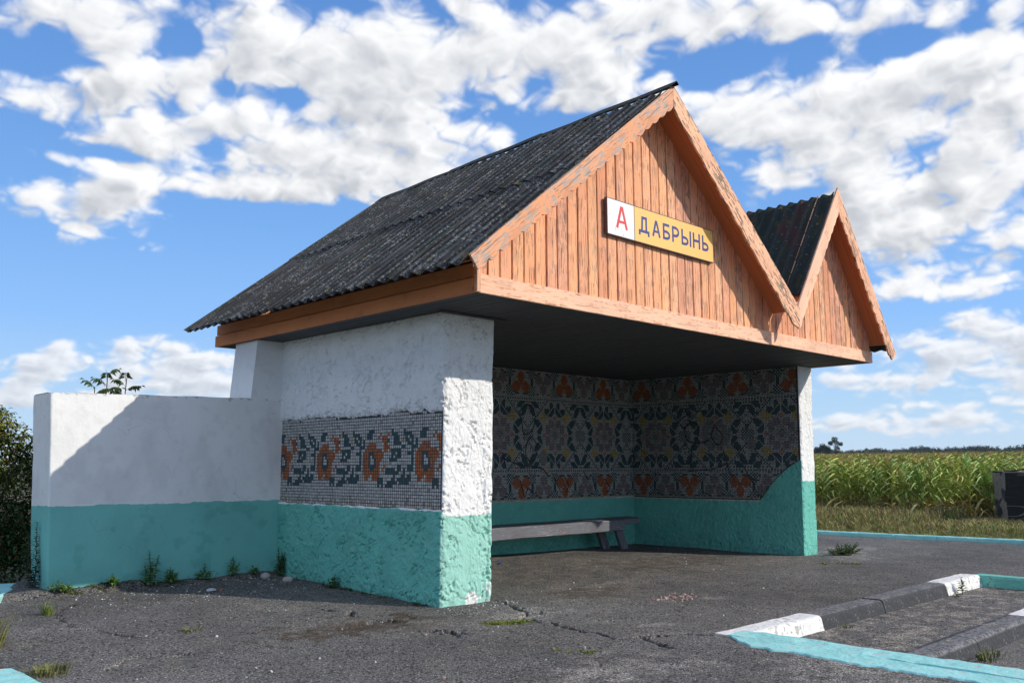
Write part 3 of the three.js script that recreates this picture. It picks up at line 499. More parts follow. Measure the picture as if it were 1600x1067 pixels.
// ---------------------------------------------------------------- low wall to the left of the shelter
const lowWall = thing('low_wall', 'low white wall with turquoise base running left from the shelter, half in its shadow', 'wall');
{
  const tex = paintTex(1024, 1024, 3.7, 2.6, () => 1.1, (s, y, o) => {
    const top = 2.46 + 0.07 * s / 3; // rain-stained rim and hairline cracks
    tint(o, ss(0.5, 0.62, fbm2(s * 22, y * 6, 4, 0, 301) - (top - y) * 4.5 + 0.06) * 0.5, 0.25, 0.24, 0.21);
    if (y > 1.12) tint(o, ss(0.5, 0.75, fbm2(s * 4, y * 2.2, 5, 0, 305)) * 0.25, 0.56, 0.56, 0.55);
    const c = Math.abs(fbm2(s * 2.2, y * 2.2, 4, 0, 311) - 0.5); tint(o, ss(0.004, 0.001, c) * ss(0.58, 0.66, fbm2(s * 2.6 + 4, y * 2.6, 2, 0, 312)) * 0.4, 0.14, 0.14, 0.13);
  }, 0.35, [0.185, 0.54, 0.49]);
  tex.repeat.set(1 / 3.7, 1 / 2.6);
  const m = std({ map: tex, bumpMap: stuccoBump, bumpScale: 0.004, roughness: 0.9 }), top = (x) => 2.53 + 0.07 * x / 3.0;
  const W = roughWall([-2.99, -4.21], [0.3, -3.57], 0.03, (x, y, z) => (fbm3(x * 3, y * 3, z * 3, 3) - 0.5) * 0.022), L = (p) => { p[0] -= 0.046 * p[1] * clamp(-p[0] / 3); return p; };
  const X = lines(-2.99, 0.02, 0.05, 0.03), Z = lines(-4.21, -3.57, 0.05, 0.03), n = 50, yy = (x, j) => -0.08 + (top(x) + 0.08) * j / n;
  const crown = (x, y, j) => (j === n ? y - 0.012 : y);
  part(lowWall, 'wall_body', mergeGeometries([
    gridGeo(X.length - 1, n, (i, j) => { const x = X[i], y = yy(x, j); return [...L(W(x, crown(x, y, j), -3.57)), 0.66 + x + 2.99, Math.max(0.01, y)]; }),
    gridGeo(Z.length - 1, n, (i, j) => { const z = Z[i], y = yy(-2.99, j); return [...L(W(-2.99, crown(-2.99, y, j), z)), 4.23 + z, Math.max(0.01, y)]; }),
    gridGeo(X.length - 1, n, (i, j) => { const x = X[i], y = yy(x, j); return [...L(W(x, crown(x, y, j), -4.21)), 0.66 + x + 2.99, Math.max(0.01, y)]; }),
    gridGeo(X.length - 1, 8, (i, j) => { const x = X[i], z = mix(-4.2, -3.58, j / 8), y = top(x) - (j === 0 || j === 8 ? 0.012 : 0) + 0.004 * Math.sin(x * 9); const p = L([x, y, z]); return [...p, 0.66 + x + 2.99, top(x) - 0.02]; }),
  ]), m);
}
// ---------------------------------------------------------------- stop sign
{
  const c = document.createElement('canvas'); c.width = 1156; c.height = 230; const g = c.getContext('2d'), X = (x) => (x - 1.605) / 2.315 * 1156, Y = (y) => (4.805 - y) / 0.46 * 230;
  g.fillStyle = '#f0f1f1'; g.fillRect(0, 0, 1156, 230); g.fillStyle = '#fcc56c'; g.fillRect(X(2.137), 0, 1156, 230);
  g.fillStyle = '#2b2f45'; g.fillRect(X(2.137) - 3, 0, 6, 230);
  g.lineCap = 'butt'; g.lineJoin = 'miter';
  const poly = (pts, w) => { g.lineWidth = w; g.beginPath(); pts.forEach(([x, y], i) => (i ? g.lineTo(x, y) : g.moveTo(x, y))); g.stroke(); };
  const T = Y(4.7), B = Y(4.475), lw = 19;
  // А in red
  { g.strokeStyle = '#d8303a'; const l = X(1.77), r = X(1.998), t = Y(4.742), b = Y(4.448), m = (l + r) / 2; poly([[l + 9, b], [m - 4, t + 4], [m + 4, t + 4], [r - 9, b]], 22); poly([[l + 20, b - 44], [r - 20, b - 44]], 18); g.fillStyle = '#f0f1f1'; g.fillRect(l - 20, t - 22, r - l + 40, 22); }
  g.strokeStyle = '#23337c'; const mid = (a, b) => (X(a) + X(b)) / 2;
  { const l = X(2.227), r = X(2.447); poly([[l + 8, B + 16], [l + 8, B - 12], [r - 8, B - 12], [r - 8, B + 16]], lw); poly([[l + 32, B - 14], [l + 38, T + 9], [r - 32, T + 9], [r - 32, B - 14]], lw); } // Д
  { const l = X(2.507), r = X(2.689), m = (l + r) / 2; poly([[l + 9, B], [m, T - 4], [r - 9, B]], lw); poly([[l + 20, B - 36], [r - 20, B - 36]], 16); g.fillStyle = '#fcc56c'; g.fillRect(l, T - 30, r - l, 30); } // А
  const bowl = (x, r, t) => { const h = B - t - lw, w = r - x - lw / 2; g.lineWidth = lw; g.beginPath(); g.moveTo(x, t + lw / 2); g.lineTo(x + w * 0.4, t + lw / 2); g.bezierCurveTo(x + w * 1.22, t + lw / 2, x + w * 1.22, B - lw / 2, x + w * 0.4, B - lw / 2); g.lineTo(x, B - lw / 2); g.stroke(); };
  { const l = X(2.742) + 9, r = X(2.901); poly([[l, B], [l, T]], lw); poly([[l, T + 9], [r - 6, T + 9]], lw); bowl(l, r, T + 46); } // Б
  { const l = X(2.947) + 9, r = X(3.109), w = r - l - lw / 2; poly([[l, B], [l, T]], lw); g.beginPath(); g.moveTo(l, T + 9); g.lineTo(l + w * 0.4, T + 9); g.bezierCurveTo(l + w * 1.22, T + 9, l + w * 1.22, T + 66, l + w * 0.4, T + 66); g.lineTo(l, T + 66); g.stroke(); } // Р
  { const l = X(3.161) + 9, r = X(3.322); poly([[l, B], [l, T]], lw); bowl(l, r, T + 48); poly([[mid(3.35, 3.39), B], [mid(3.35, 3.39), T]], lw); } // Ы
  { const l = X(3.429) + 9, r = X(3.601) - 9; poly([[l, B], [l, T]], lw); poly([[r, B], [r, T]], lw); poly([[l, (T + B) / 2], [r, (T + B) / 2]], lw); } // Н
  { const l = X(3.651) + 9, r = X(3.807); poly([[l, B], [l, T]], lw); bowl(l, r, T + 48); } // Ь
  // chips and rust runs
  const R = rng(4); g.fillStyle = '#4a3a32'; for (const [x, y, w, h] of [[18, 98, 4, 6], [12, 30, 2, 5], [74, 172, 2, 30], [150, 214, 4, 10], [262, 205, 3, 14], [1140, 112, 7, 4], [1128, 16, 12, 5], [600, 222, 10, 3]]) g.fillRect(x, y, w, h);
  g.globalAlpha = 0.12; g.fillStyle = '#8a6a3a'; for (let i = 0; i < 260; i++) g.fillRect(R() * 1156, R() * 230, 1 + R() * 5, 1 + R() * 3); g.globalAlpha = 1;
  const t = new THREE.CanvasTexture(c); t.colorSpace = THREE.SRGBColorSpace; t.anisotropy = 8; t.magFilter = THREE.LinearFilter;
  const s = thing('stop_sign', 'long white and yellow name sign with blue letters on the large gable', 'sign', null, [1.605, 4.345, 1.128]);
  const face = new THREE.PlaneGeometry(2.299, 0.444); face.translate(2.315 / 2, 0.23, 0.0465); part(s, 'sign_face', face, std({ map: t, roughness: 0.5, side: THREE.FrontSide }));
  part(s, 'sign_back', plankBox(0.004, 2.311, 0.004, 0.456, 0, 0.044, 'x', 0.002), std({ color: rgb(0.3, 0.2, 0.15), roughness: 0.7 }));
  const mf = std({ color: rgb(0.12, 0.1, 0.12), roughness: 0.5, metalness: 0.3 });
  for (const [a, b, d, e, ax] of [[0, 2.315, 0, 0.009, 'x'], [0, 2.315, 0.451, 0.46, 'x'], [0, 0.009, 0.0095, 0.4505, 'y'], [2.306, 2.315, 0.0095, 0.4505, 'y']]) part(s, 'frame', plankBox(a, b, d, e, 0.001, 0.05, ax, 0.002), mf);
}
// ---------------------------------------------------------------- bench
{
  const b = thing('bench', 'grey painted wooden bench with splayed legs along the back wall of the shelter', 'bench');
  const plank = (z0, z1, y0, y1, x1, vo, s) => { const R = rng(s), g = board(chamfered(z0, z1, y0, y1, 0.012), () => 1.1, () => x1, (a, c, t) => { const k = fbm3(t * 2.1, a * 9, c * 9, 3) - 0.5; return [t, c + k * 0.02, a + k * 0.015]; }, s * 0.3, vo, 60); return g; };
  part(b, 'seat', plank(-2.99, -2.9, 0.352, 0.548, 6.93, 0, 1), mGrey); // thick front beam
  part(b, 'seat', plank(-3.22, -2.994, 0.45, 0.553, 7.5, 0.7, 2), mGrey);
  part(b, 'seat', plank(-3.5, -3.226, 0.44, 0.556, 7.75, 0.3, 3), mGrey);
  const leg = (xt, xb, z) => board([[-0.1, -0.035], [0.1, -0.035], [0.1, 0.035], [-0.1, 0.035]], () => -0.06, () => 0.45, (a, c, t) => [mix(xb, xt, (t + 0.06) / 0.51) + a, t, z + c], 0.3, z);
  for (const [t, l, z] of [[6.86, 7.1, -3.05], [6.66, 6.9, -3.34], [1.9, 1.68, -3.05], [1.9, 1.68, -3.42]]) part(b, 'leg', leg(t, l, z), mGrey);
}
// ---------------------------------------------------------------- asphalt
const asphaltTex = (seed, base, warm, S = 2048) => texColor(S, S, (px, py, o) => {
  const u = px / S, v = py / S, [d, id] = cell2(u * 230, v * 230, 230, seed), id2 = hash2(px >> 1, py >> 1, seed), big = fbm2(u * 5, v * 5, 3, 5, seed + 3), mid = fbm2(u * 34, v * 34, 2, 34, seed + 4);
  set(o, base, base * warm, base * warm * 0.93); mul(o, 0.2 + 0.62 * id2 + 1.05 * id * ss(0.66, 0.2, d)); mul(o, 0.78 + 0.44 * big); mul(o, 0.85 + 0.3 * mid);
  if (id > 0.965 && d < 0.34) tint(o, 0.8, 0.5, 0.49, 0.47); else if (id < 0.12) mul(o, 0.4);
});
const asphaltBump = texGray(1024, 1024, (px, py) => { const u = px / 1024, v = py / 1024, [d, id] = cell2(u * 150, v * 150, 150, 5); return 0.35 + 0.45 * (1 - d) * (0.5 + 0.5 * id) + 0.2 * fbm2(u * 40, v * 40, 3, 40, 6) - 0.25; });
const aTex = asphaltTex(11, 0.18, 0.95); aTex.repeat.set(1 / 4.7, 1 / 4.7);
const aBump = asphaltBump; aBump.repeat.set(1 / 1.9, 1 / 1.9);
const mAsphalt = std({ map: aTex, bumpMap: aBump, bumpScale: 0.03, roughness: 0.92, vertexColors: true });
const gTex = asphaltTex(41, 0.2, 0.95, 1024); gTex.repeat.set(1 / 3.1, 1 / 3.1);
const mRoad = std({ map: gTex, bumpMap: aBump, bumpScale: 0.015, roughness: 0.95 });
// cracks and hollows of the platform: polylines [half width, depth, points x, z...]
const cracks = [
  [0.02, 0.04, [[0.81, -0.02], [0.75, 0.25], [0.62, 0.5], [0.5, 0.87], [0.33, 0.98], [0.16, 1.12], [0.19, 1.25], [0.12, 1.34], [0.14, 1.5], [0.1, 1.74], [0.02, 2.0], [0.06, 2.2], [-0.1, 2.55], [0.2, 2.6], [0.02, 3.1]]],
  [0.02, 0.04, [[0.5, 0.87], [0.62, 0.98], [0.78, 1.02]]],
  [0.026, 0.04, [[-1.22, 1.01], [-1.07, 1.03], [-0.95, 1.06], [-0.84, 1.21], [-0.86, 1.4]]],
  [0.034, 0.05, [[-1.0, -0.8], [-0.96, -0.6], [-0.85, -0.52], [-0.92, -0.38], [-1.0, -0.26]]],
  [0.03, 0.045, [[-1.2, 0.25], [-1.02, 0.12], [-0.88, 0.15], [-0.78, 0.32], [-0.6, 0.3]]],
  [0.018, 0.03, [[-0.1, 2.55], [0.5, 2.75], [0.78, 3.0]]],
  [0.017, 0.025, [[-2.9, -2.9], [-3.3, -2.3], [-3.4, -1.5], [-3.1, -0.6]]],
  [0.022, 0.03, [[-2.35, -1.4], [-2.0, -1.25], [-1.75, -1.3]]],
  [0.008, 0.012, [[1.4, 2.2], [2.4, 1.6], [3.6, 1.5], [5, 1.1], [6.8, 1.2]]],
];
const hollows = [[-1.03, 1.28, 0.22, 0.025], [-1.05, 0.35, 0.3, 0.02], [-1.5, -0.1, 0.3, 0.012], [3.0, 0.4, 0.6, 0.012], [-3.4, 0.6, 0.5, 0.02], [0.25, 0.85, 0.45, 0.02]];
const boxes = cracks.map(([w, , p]) => { const xs = p.map((q) => q[0]), zs = p.map((q) => q[1]); return [Math.min(...xs) - 0.15, Math.max(...xs) + 0.15, Math.min(...zs) - 0.15, Math.max(...zs) + 0.15]; });
const slopeY = (x, z) => 0.022 * Math.max(0, -z) * (1 - clamp(x / 8.33)) - 0.0045 * clamp(x, 0, 8);
function crackAt(x, z) { let k = 0, dep = 0; cracks.forEach(([w, d, p], i) => { const B = boxes[i]; if (x < B[0] || x > B[1] || z < B[2] || z > B[3]) return; const jx = x + (fbm2(x * 9, z * 9, 3) - 0.5) * 0.14, jz = z + (fbm2(x * 9 + 9, z * 9, 3) - 0.5) * 0.14, ww = w * (0.3 + 1.2 * n2(x * 7, z * 7, 0, 3)); for (let j = 1; j < p.length; j++) { const q = ss(ww * 1.5, ww * 0.5, segDist(jx, jz, p[j - 1], p[j])); if (q * d > dep) dep = q * d; if (q > k) k = q; } }); return [k, dep]; }
function groundY(x, z) {
  let y = slopeY(x, z) + (fbm2(x * 0.8 + 5, z * 0.8, 3) - 0.5) * 0.028 + (fbm2(x * 5, z * 5, 3) - 0.5) * 0.01;
  if (x < 0.1 && z < -3) y += (x < -1.9 ? 0.085 : 0.05) * ss(-3.33, -3.5, z + (fbm2(x * 6, 3, 2) - 0.5) * 0.12) * (0.4 + 0.9 * fbm2(x * 3, 9, 2));
  for (const [cx, cz, r, d] of hollows) { const q = Math.hypot(x - cx, z - cz) / r + (fbm2(x * 8, z * 8, 3) - 0.5) * 0.7; if (q < 1) y -= d * ss(1, 0.75, q); }
  return y;
}
const spots = [[-0.85, 3.25, 0.42], [-1.35, 3.35, 0.3], [0.85, 2.35, 0.14], [2.8, 1.75, 0.16], [8.75, 0.75, 0.4], [10.2, 0, 0.5], [9.3, 0.2, 0.4], [0.2, 4.3, 0.35], [0.1, 4.8, 0.4], [-0.3, 3.7, 0.2], [0.4, 0.95, 0.35]];
const stains = [[-1.05, 0.45, 0.45], [-1.5, 0.15, 0.45], [-1.75, 0.4, 0.3], [2.0, 0.45, 0.35], [2.55, 0.2, 0.3], [5.4, -1.1, 0.7], [-0.8, 0.3, 0.3]];
const leftEdge = (z) => (z > -0.8 ? -7.6 : z > -3.3 ? mix(-3.55, -6.3, (z + 3.32) / 2.52) : mix(-3.0, -3.55, (z + 4.35) / 1.03));
function platformGeo() {
  const xs = [], zs = []; for (let x = -7.5; x < -4.8; x += 0.1) xs.push(x); for (let x = -4.8; x < -1.5; x += 0.024) xs.push(x); for (let x = -1.5; x < 0.95; x += 0.0125) xs.push(x); for (let x = 0.95; x < 2; x += 0.024) xs.push(x); for (let x = 2; x < 8.9; x += 0.034) xs.push(x); for (let x = 8.9; x < 13.4; x += 0.07) xs.push(x);
  for (let z = -4.9; z < -0.9; z += 0.026) zs.push(z); for (let z = -0.9; z < 2.75; z += 0.014) zs.push(z); for (let z = 2.75; z < 3.01; z += 0.024) zs.push(z); zs.push(3.02); for (let z = 3.045; z < 6.2; z += 0.03) zs.push(z); for (let z = 6.2; z < 10; z += 0.12) zs.push(z);
  const nx = xs.length, col = [];
  const g = gridGeo(nx - 1, zs.length - 1, (i, j) => {
    const x = xs[i], z = zs[j], [k, dep] = crackAt(x, z); let y = groundY(x, z) - dep; if (z > 2.9 && x > 0.6 && x < 7.1) y = mix(y, Math.min(y, -0.006), ss(2.9, 3.0, z));
    let r = 0.94 + 0.6 * (fbm2(x * 0.7, z * 0.7, 4, 0, 55) - 0.5) + 0.12 * (ss(0.47, 0.53, fbm2(x * 0.45 + 3, z * 0.45, 4, 0, 56)) - 0.5), gr = r, b = r; const m = fbm2(x * 3.3, z * 3.3, 4, 0, 57);
    const sand = ss(0.56, 0.72, m) * 0.35; r += sand * 0.5; gr += sand * 0.42; b += sand * 0.28;
    // dust trodden under the roof, worn pale patches, brown soil stains, each with a broken edge
    const e = fbm2(x * 7, z * 7, 4, 0, 58); for (const [cx, cz, q] of spots) { const d = Math.hypot((x - cx) * 0.75, z - cz) / q + (e - 0.5) * 2.4; const t = ss(1, 0.6, d) * 0.55; r += t; gr += t * 0.95; b += t * 0.88; }
    for (const [cx, cz, q] of stains) { const d = Math.hypot((x - cx) * 0.6, z - cz) / q + (e - 0.5) * 3; const t = ss(1, 0.7, d) * 0.55; r *= 1 - t * 0.3; gr *= 1 - t * 0.42; b *= 1 - t * 0.55; }
    if (z < 1.2 && x > 1) { const t = ss(0.42, 0.6, e) * ss(1.6, -0.3, z) * ss(0.8, 2.5, x) * ss(9, 7, x); r += 0.32 * t; gr += 0.24 * t; b += 0.16 * t; }
    const q = 1 - 0.8 * k; col.push(r * q, gr * q, b * q);
    return [x, y, z, x, z];
  }, (i, j) => { const x = xs[i], z = zs[j]; return (x > 0.8 && x < 7.2 && z > 3.015) || x < leftEdge(z) - 0.1; });
  g.setAttribute('color', new THREE.Float32BufferAttribute(col, 3)); return g;
}
structure('pavement', platformGeo(), mAsphalt, 'dark grey cracked asphalt platform in front of and inside the shelter');
// tread between the two kerbs, and the road
{
  const flat = (x0, x1, z0, z1, y, n, m, white) => { const g = gridGeo(n, m, (i, j) => { const x = mix(x0, x1, i / n), z = mix(z0, z1, j / m); return [x, y + (fbm2(x * 4, z * 4, 3) - 0.5) * 0.012, z, x, z]; }); if (white) { const c = []; for (let i = 0; i < g.attributes.position.count; i++) { const x = g.attributes.position.getX(i), z = g.attributes.position.getZ(i), e = fbm2(x * 9, z * 9, 3), t = ss(0.5, 0.62, e + ss(0.12, 0, Math.min(z - z0, z1 - z)) * 0.25) * 0.9, v = 0.9 + 0.2 * fbm2(x, z, 3); c.push(v + t, v + t * 0.9, v + t * 0.72); } g.setAttribute('color', new THREE.Float32BufferAttribute(c, 3)); } return g; };
  structure('step_tread', flat(0.9, 7.1, 3.22, 4.45, -0.142, 260, 50, true), mAsphalt, 'narrow strip of asphalt between the two step kerbs');
  structure('road', flat(0.6, 40, 4.5, 30, -0.292, 260, 160, false), mRoad, 'grey gravelly road surface at the right below the lower kerb');
}
// ---------------------------------------------------------------- kerbs
const kerbTex = (base, chip, amt, seed) => texColor(512, 512, (px, py, o) => { const u = px / 512, v = py / 512, a = fbm2(u * 6, v * 6, 4, 0, seed), f = fbm2(u * 40, v * 40, 4, 0, seed + 4); set(o, ...base); mul(o, 0.82 + 0.36 * a); tint(o, ss(0.66 - amt, 0.7 - amt, f * 0.65 + a * 0.35) * 0.9, ...chip); });
const kt = (t) => { t.repeat.set(0.8, 0.8); return t; };
const kBump = texGray(512, 512, (x, y) => fbm2(x / 512 * 30, y / 512 * 30, 4, 30, 88)); kBump.repeat.set(0.8, 0.8);
const km = (base, chip, amt, s, rough = 0.85) => std({ map: kt(kerbTex(base, chip, amt, s)), bumpMap: kBump, bumpScale: 0.01, roughness: rough });
const blackTex = texColor(512, 512, (px, py, o) => { const u = px / 512 * 1.25, v = py / 512, a = fbm2(u * 6, v * 8, 4, 0, 441), f = fbm2(u * 44, v * 55, 4, 0, 445), top = ss(0.33, 0.36, u) * ss(0.585, 0.55, u); set(o, 0.032, 0.034, 0.04); mul(o, 0.75 + 0.5 * a); tint(o, top * ss(0.28, 0.6, f * 0.7 + a * 0.3), 0.2, 0.198, 0.2); tint(o, (1 - top) * ss(0.63, 0.68, f * 0.7 + a * 0.3) * 0.7, 0.15, 0.15, 0.15); });
const mKWhite = km([0.8, 0.8, 0.78], [0.42, 0.4, 0.36], 0.05, 401), mKBlack = std({ map: kt(blackTex), bumpMap: kBump, bumpScale: 0.01, roughness: 0.8 }), mKTurq = km([0.3, 0.68, 0.66], [0.5, 0.6, 0.57], 0.05, 421), mKTurqD = km([0.16, 0.5, 0.42], [0.22, 0.17, 0.12], 0.0, 431);
// cross-section [across, y] carried along; surface knocked about a little
function kerbGeo(sec, len, map, seed, amp = 0.004) {
  const n = Math.max(2, Math.round(len / 0.06)), g = board(sec, () => 0, () => len, (a, b, t) => map(a, b, t), 0, seed * 0.71, n), P = g.attributes.position;
  for (let i = 0; i < P.count; i++) { const x = P.getX(i), y = P.getY(i), z = P.getZ(i), k = () => 0; P.setXYZ(i, x + (n3(x * 11, y * 11, z * 11) - 0.5) * amp, y + (n3(x * 9 + 7, y * 9, z * 9) - 0.5) * amp * 1.5, z + (n3(x * 11, y * 11 + 5, z * 11) - 0.5) * amp * 1.5); }
  g.computeVertexNormals(); return g;
}
const subdiv = (sec) => { const o = []; sec.forEach((p, i) => { const q = sec[(i + 1) % sec.length]; const n = Math.max(1, Math.round(Math.hypot(q[0] - p[0], q[1] - p[1]) / 0.05)); for (let k = 0; k < n; k++) o.push([mix(p[0], q[0], k / n), mix(p[1], q[1], k / n)]); }); return o; };
{ // upper step kerb
  const k = thing('step_kerb', 'upper step kerb of white and black painted stones at the platform edge', 'kerb', null, [0, 0, 3.02]), sec = subdiv([[0, -0.34], [0, 0.002], [0.205, 0.004], [0.232, -0.004], [0.25, -0.026], [0.325, -0.34]]);
  for (const [x0, x1, m, l, dy] of [[0.82, 2.42, mKWhite, 'near white kerb stone', 0], [2.435, 3.91, mKBlack, 'black kerb stone beside the near white one', -0.004], [3.925, 5.84, mKBlack, 'black kerb stone beside the far white one', 0.004], [5.85, 7.12, mKWhite, 'far white kerb stone', 0.012]]) part(k, 'kerb_stone', kerbGeo(sec, x1 - x0, (a, b, t) => [x0 + t, b + dy, a], x0), m, l);
}
{ // lower step kerb
  const k = thing('step_kerb', 'lower step kerb of black and white painted stones above the road', 'kerb', null, [0, -0.142, 4.32]), sec = subdiv([[0, -0.3], [0, 0.004], [0.212, 0.005], [0.24, -0.005], [0.257, -0.026], [0.33, -0.3]]);
  for (const [x0, x1, m, l] of [[0.95, 1.76, mKWhite, 'near white kerb stone'], [1.77, 3.0, mKBlack, 'near black kerb stone'], [3.012, 4.78, mKBlack, 'far black kerb stone'], [4.79, 6.2, mKWhite, 'far white kerb stone'], [6.21, 7.1, mKBlack, 'last black kerb stone']]) part(k, 'kerb_stone', kerbGeo(sec, x1 - x0, (a, b, t) => [x0 + t, b, a], x0 + 3), m, l);
}
{ // turquoise side kerbs of the steps
  const k = thing('side_kerb', 'broad light turquoise kerb crossing the bottom right corner of the photo', 'kerb', null, [1.14, 0, 3.16]), R = rng(61), n = 160, len = 7;
  // the paint spills over the asphalt on the left with a ragged edge
  const edge = (z) => -0.4 - 0.22 * ss(0, 0.5, z) - 0.1 * fbm2(z * 2, 4, 3) - 0.12 * (fbm2(z * 9, 7, 3) - 0.5) + (z < 0.25 ? (0.25 - z) * 0.4 : 0);
  part(k, 'kerb_stone', kerbGeo(subdiv([[-0.34, -0.4], [-0.34, 0.01], [-0.04, 0.014], [-0.005, 0.0], [0.02, -0.03], [0.04, -0.4]]), len, (a, b, t) => [a, b, t], 1, 0.012), mKTurq);
  part(k, 'paint_spill', gridGeo(n, 14, (i, j) => { const z = len * i / n, x = mix(-0.335, edge(z), j / 14); return [x, groundY(x + 1.14, z + 3.16) + (j === 14 ? -0.02 : 0.011) + (j === 0 ? 0.002 : 0), z, x, z]; }), mKTurq);
  const r = thing('side_kerb', 'turquoise kerb with chipped paint at the far end of the steps', 'kerb', null, [7.13, 0, 3.2]);
  for (const [a, b] of [[0, 1.5], [1.51, 3.0], [3.01, 4.6]]) part(r, 'kerb_stone', kerbGeo(subdiv([[-0.03, -0.4], [-0.01, -0.02], [0.02, 0.008], [0.2, 0.012], [0.22, -0.4]]), b - a, (p, q, t) => [p, q, a + t], a + 5), mKTurqD);
  const path = (name, label, pts, w, m, h) => { const K = thing(name, label, 'kerb'); for (let i = 1; i < pts.length; i++) { const [ax, az] = pts[i - 1], [bx, bz] = pts[i], L = Math.hypot(bx - ax, bz - az), ux = (bx - ax) / L, uz = (bz - az) / L, N = Math.max(1, Math.round(L / 1.0)); for (let s = 0; s < N; s++) { const a = L * s / N + 0.005, b = L * (s + 1) / N - 0.005; part(K, 'kerb_stone', kerbGeo(subdiv([[0, -0.4], [0, h - 0.02], [0.02, h], [w - 0.02, h], [w, h - 0.02], [w, -0.4]]), b - a, (p, q, t) => [ax + ux * (a + t) + uz * p, q, az + uz * (a + t) - ux * p], i * 3 + s, 0.01), m); } } return K; };
  path('edge_kerb', 'low turquoise kerb along the far edge of the platform before the corn field', [[12.85, -5.6], [13.12, -2.15], [13.31, 0.4], [13.45, 2.0], [13.9, 7]], 0.22, mKTurq, 0.05);
  path('edge_kerb', 'turquoise kerb running left from the end of the low wall', [[-6.3, -0.8], [-3.55, -3.32], [-3.0, -4.35]], 0.34, mKTurq, 0.16);
  path('edge_kerb', 'end of a turquoise kerb in the bottom left corner of the photo', [[-4.27, 3.2], [-4.31, 0.02]], 0.36, mKTurq, 0.03);
}
// ---------------------------------------------------------------- terrain
const rise = (x) => 0.0125 * clamp(x - 20, 0, 150);
{
  const L = (a, b, s, far) => { const o = []; for (let v = a; v < b; v += s) o.push(v); let d = s, v = b; const hi = []; while (v < far) { hi.push(v); d *= 1.3; v += d; } hi.push(far); d = s; v = a - s; const lo = []; while (v > -far) { lo.push(v); d *= 1.3; v -= d; } lo.push(-far); return [...lo.reverse(), ...o, ...hi]; };
  const xs = L(-12, 30, 0.3, 3500), zs = L(-14, 20, 0.3, 3500), left = (z) => leftEdge(z) - 0.2;
  const tex = texColor(1024, 1024, (px, py, o) => { const u = px / 1024, v = py / 1024, a = fbm2(u * 8, v * 8, 5, 8, 501), b = fbm2(u * 60, v * 60, 3, 60, 505); set(o, 0.11, 0.1, 0.045); mul(o, 0.6 + 0.8 * b); tint(o, ss(0.4, 0.65, a) * 0.6, 0.05, 0.065, 0.02); }); tex.repeat.set(0.25, 0.25);
  const g = gridGeo(xs.length - 1, zs.length - 1, (i, j) => { const x = xs[i], z = zs[j], inside = x > left(z) && x < 13.35 && z > -4.6, road = x > 0.6 && z > 4.3; const y = inside || (road && z > 9) ? -0.6 : -0.03 + rise(x) + (Math.abs(x) < 40 && Math.abs(z) < 40 ? (fbm2(x, z, 2) - 0.5) * 0.04 : 0); return [x, y, z, x, z]; });
  structure('ground', g, std({ map: tex, roughness: 1, bumpMap: fineBump, bumpScale: 0.02 }), 'dry grassy soil round the platform and under the field');
}
// ---------------------------------------------------------------- concrete block beyond the kerb
{
  const tex = texColor(512, 512, (px, py, o) => { const u = px / 512, v = py / 512, a = fbm2(u * 5, v * 5, 5, 0, 521), f = fbm2(u * 40, v * 40, 3, 0, 525); set(o, 0.19, 0.17, 0.145); mul(o, 0.6 + 0.6 * f); tint(o, ss(0.42, 0.5, a + (u > 0.5 ? 0.28 : -0.1)) * 0.96, 0.011, 0.011, 0.013); tint(o, ss(0.012, 0.004, Math.abs(fbm2(u * 3, v * 3, 3, 0, 531) - 0.47)) * 0.5, 0.3, 0.3, 0.3); tint(o, ss(0.58, 0.66, fbm2(u * 9, v * 3, 3, 0, 535)) * 0.6 * (u < 0.5 ? 1 : 0.2), 0.14, 0.07, 0.035); });
  const m = std({ map: tex, bumpMap: fineBump, bumpScale: 0.02, roughness: 1 });
  const b = thing('concrete_block', 'blackened concrete block at the right edge before the corn', 'concrete block', null, [18.72, -0.1, 0.16]); b.rotation.y = rad(-64);
  // local: front face z = 0 towards +z, corner at x = 0, extending +x
  const W = roughWall([0, -1.8], [3.2, 0], 0.05, (x, y, z) => (fbm3(x * 3, y * 3, z * 3, 3) - 0.5) * 0.08), X = lines(0, 3.2, 0.1, 0.05), Z = lines(-1.8, 0, 0.1, 0.05), top = 1.46;
  part(b, 'block_body', mergeGeometries([
    gridGeo(X.length - 1, 16, (i, j) => [...W(X[i], top * j / 16 - (j === 16 ? 0.02 : 0), 0), 0.5 + 0.5 * X[i] / 3.2, j / 16]),
    gridGeo(Z.length - 1, 16, (i, j) => [...W(0, top * j / 16 - (j === 16 ? 0.02 : 0), Z[i]), 0.5 + Z[i] / 3.6, j / 16]),
    gridGeo(X.length - 1, 16, (i, j) => [...W(X[i], top * j / 16 - (j === 16 ? 0.02 : 0), -1.8), 0.5 * X[i] / 3.2, j / 16]),
    gridGeo(X.length - 1, 8, (i, j) => [X[i], top + (j % 8 ? 0.02 * n2(X[i] * 3, j) : -0.02), -1.8 * (1 - j / 8), 0.5 + 0.5 * X[i] / 3.2, 0.97]),
  ]), m);
  const wire = new THREE.CatmullRomCurve3([V3(0.05, 1.47, -0.3), V3(0.35, 1.5, -0.2), V3(0.75, 1.6, -0.15), V3(1.5, 1.72, -0.1), V3(2.4, 1.7, -0.2)]);
  const w = shade(new THREE.Mesh(new THREE.TubeGeometry(wire, 40, 0.02, 6), std({ color: rgb(0.07, 0.04, 0.025), roughness: 0.9 }))); w.name = 'rusty_rod'; b.add(w);
}
// ---------------------------------------------------------------- plants
const mLeaf = new THREE.MeshPhysicalMaterial({ vertexColors: true, roughness: 0.85, specularIntensity: 0.4, side: THREE.DoubleSide });
const mStem = std({ color: rgb(0.08, 0.075, 0.03), roughness: 0.9 });
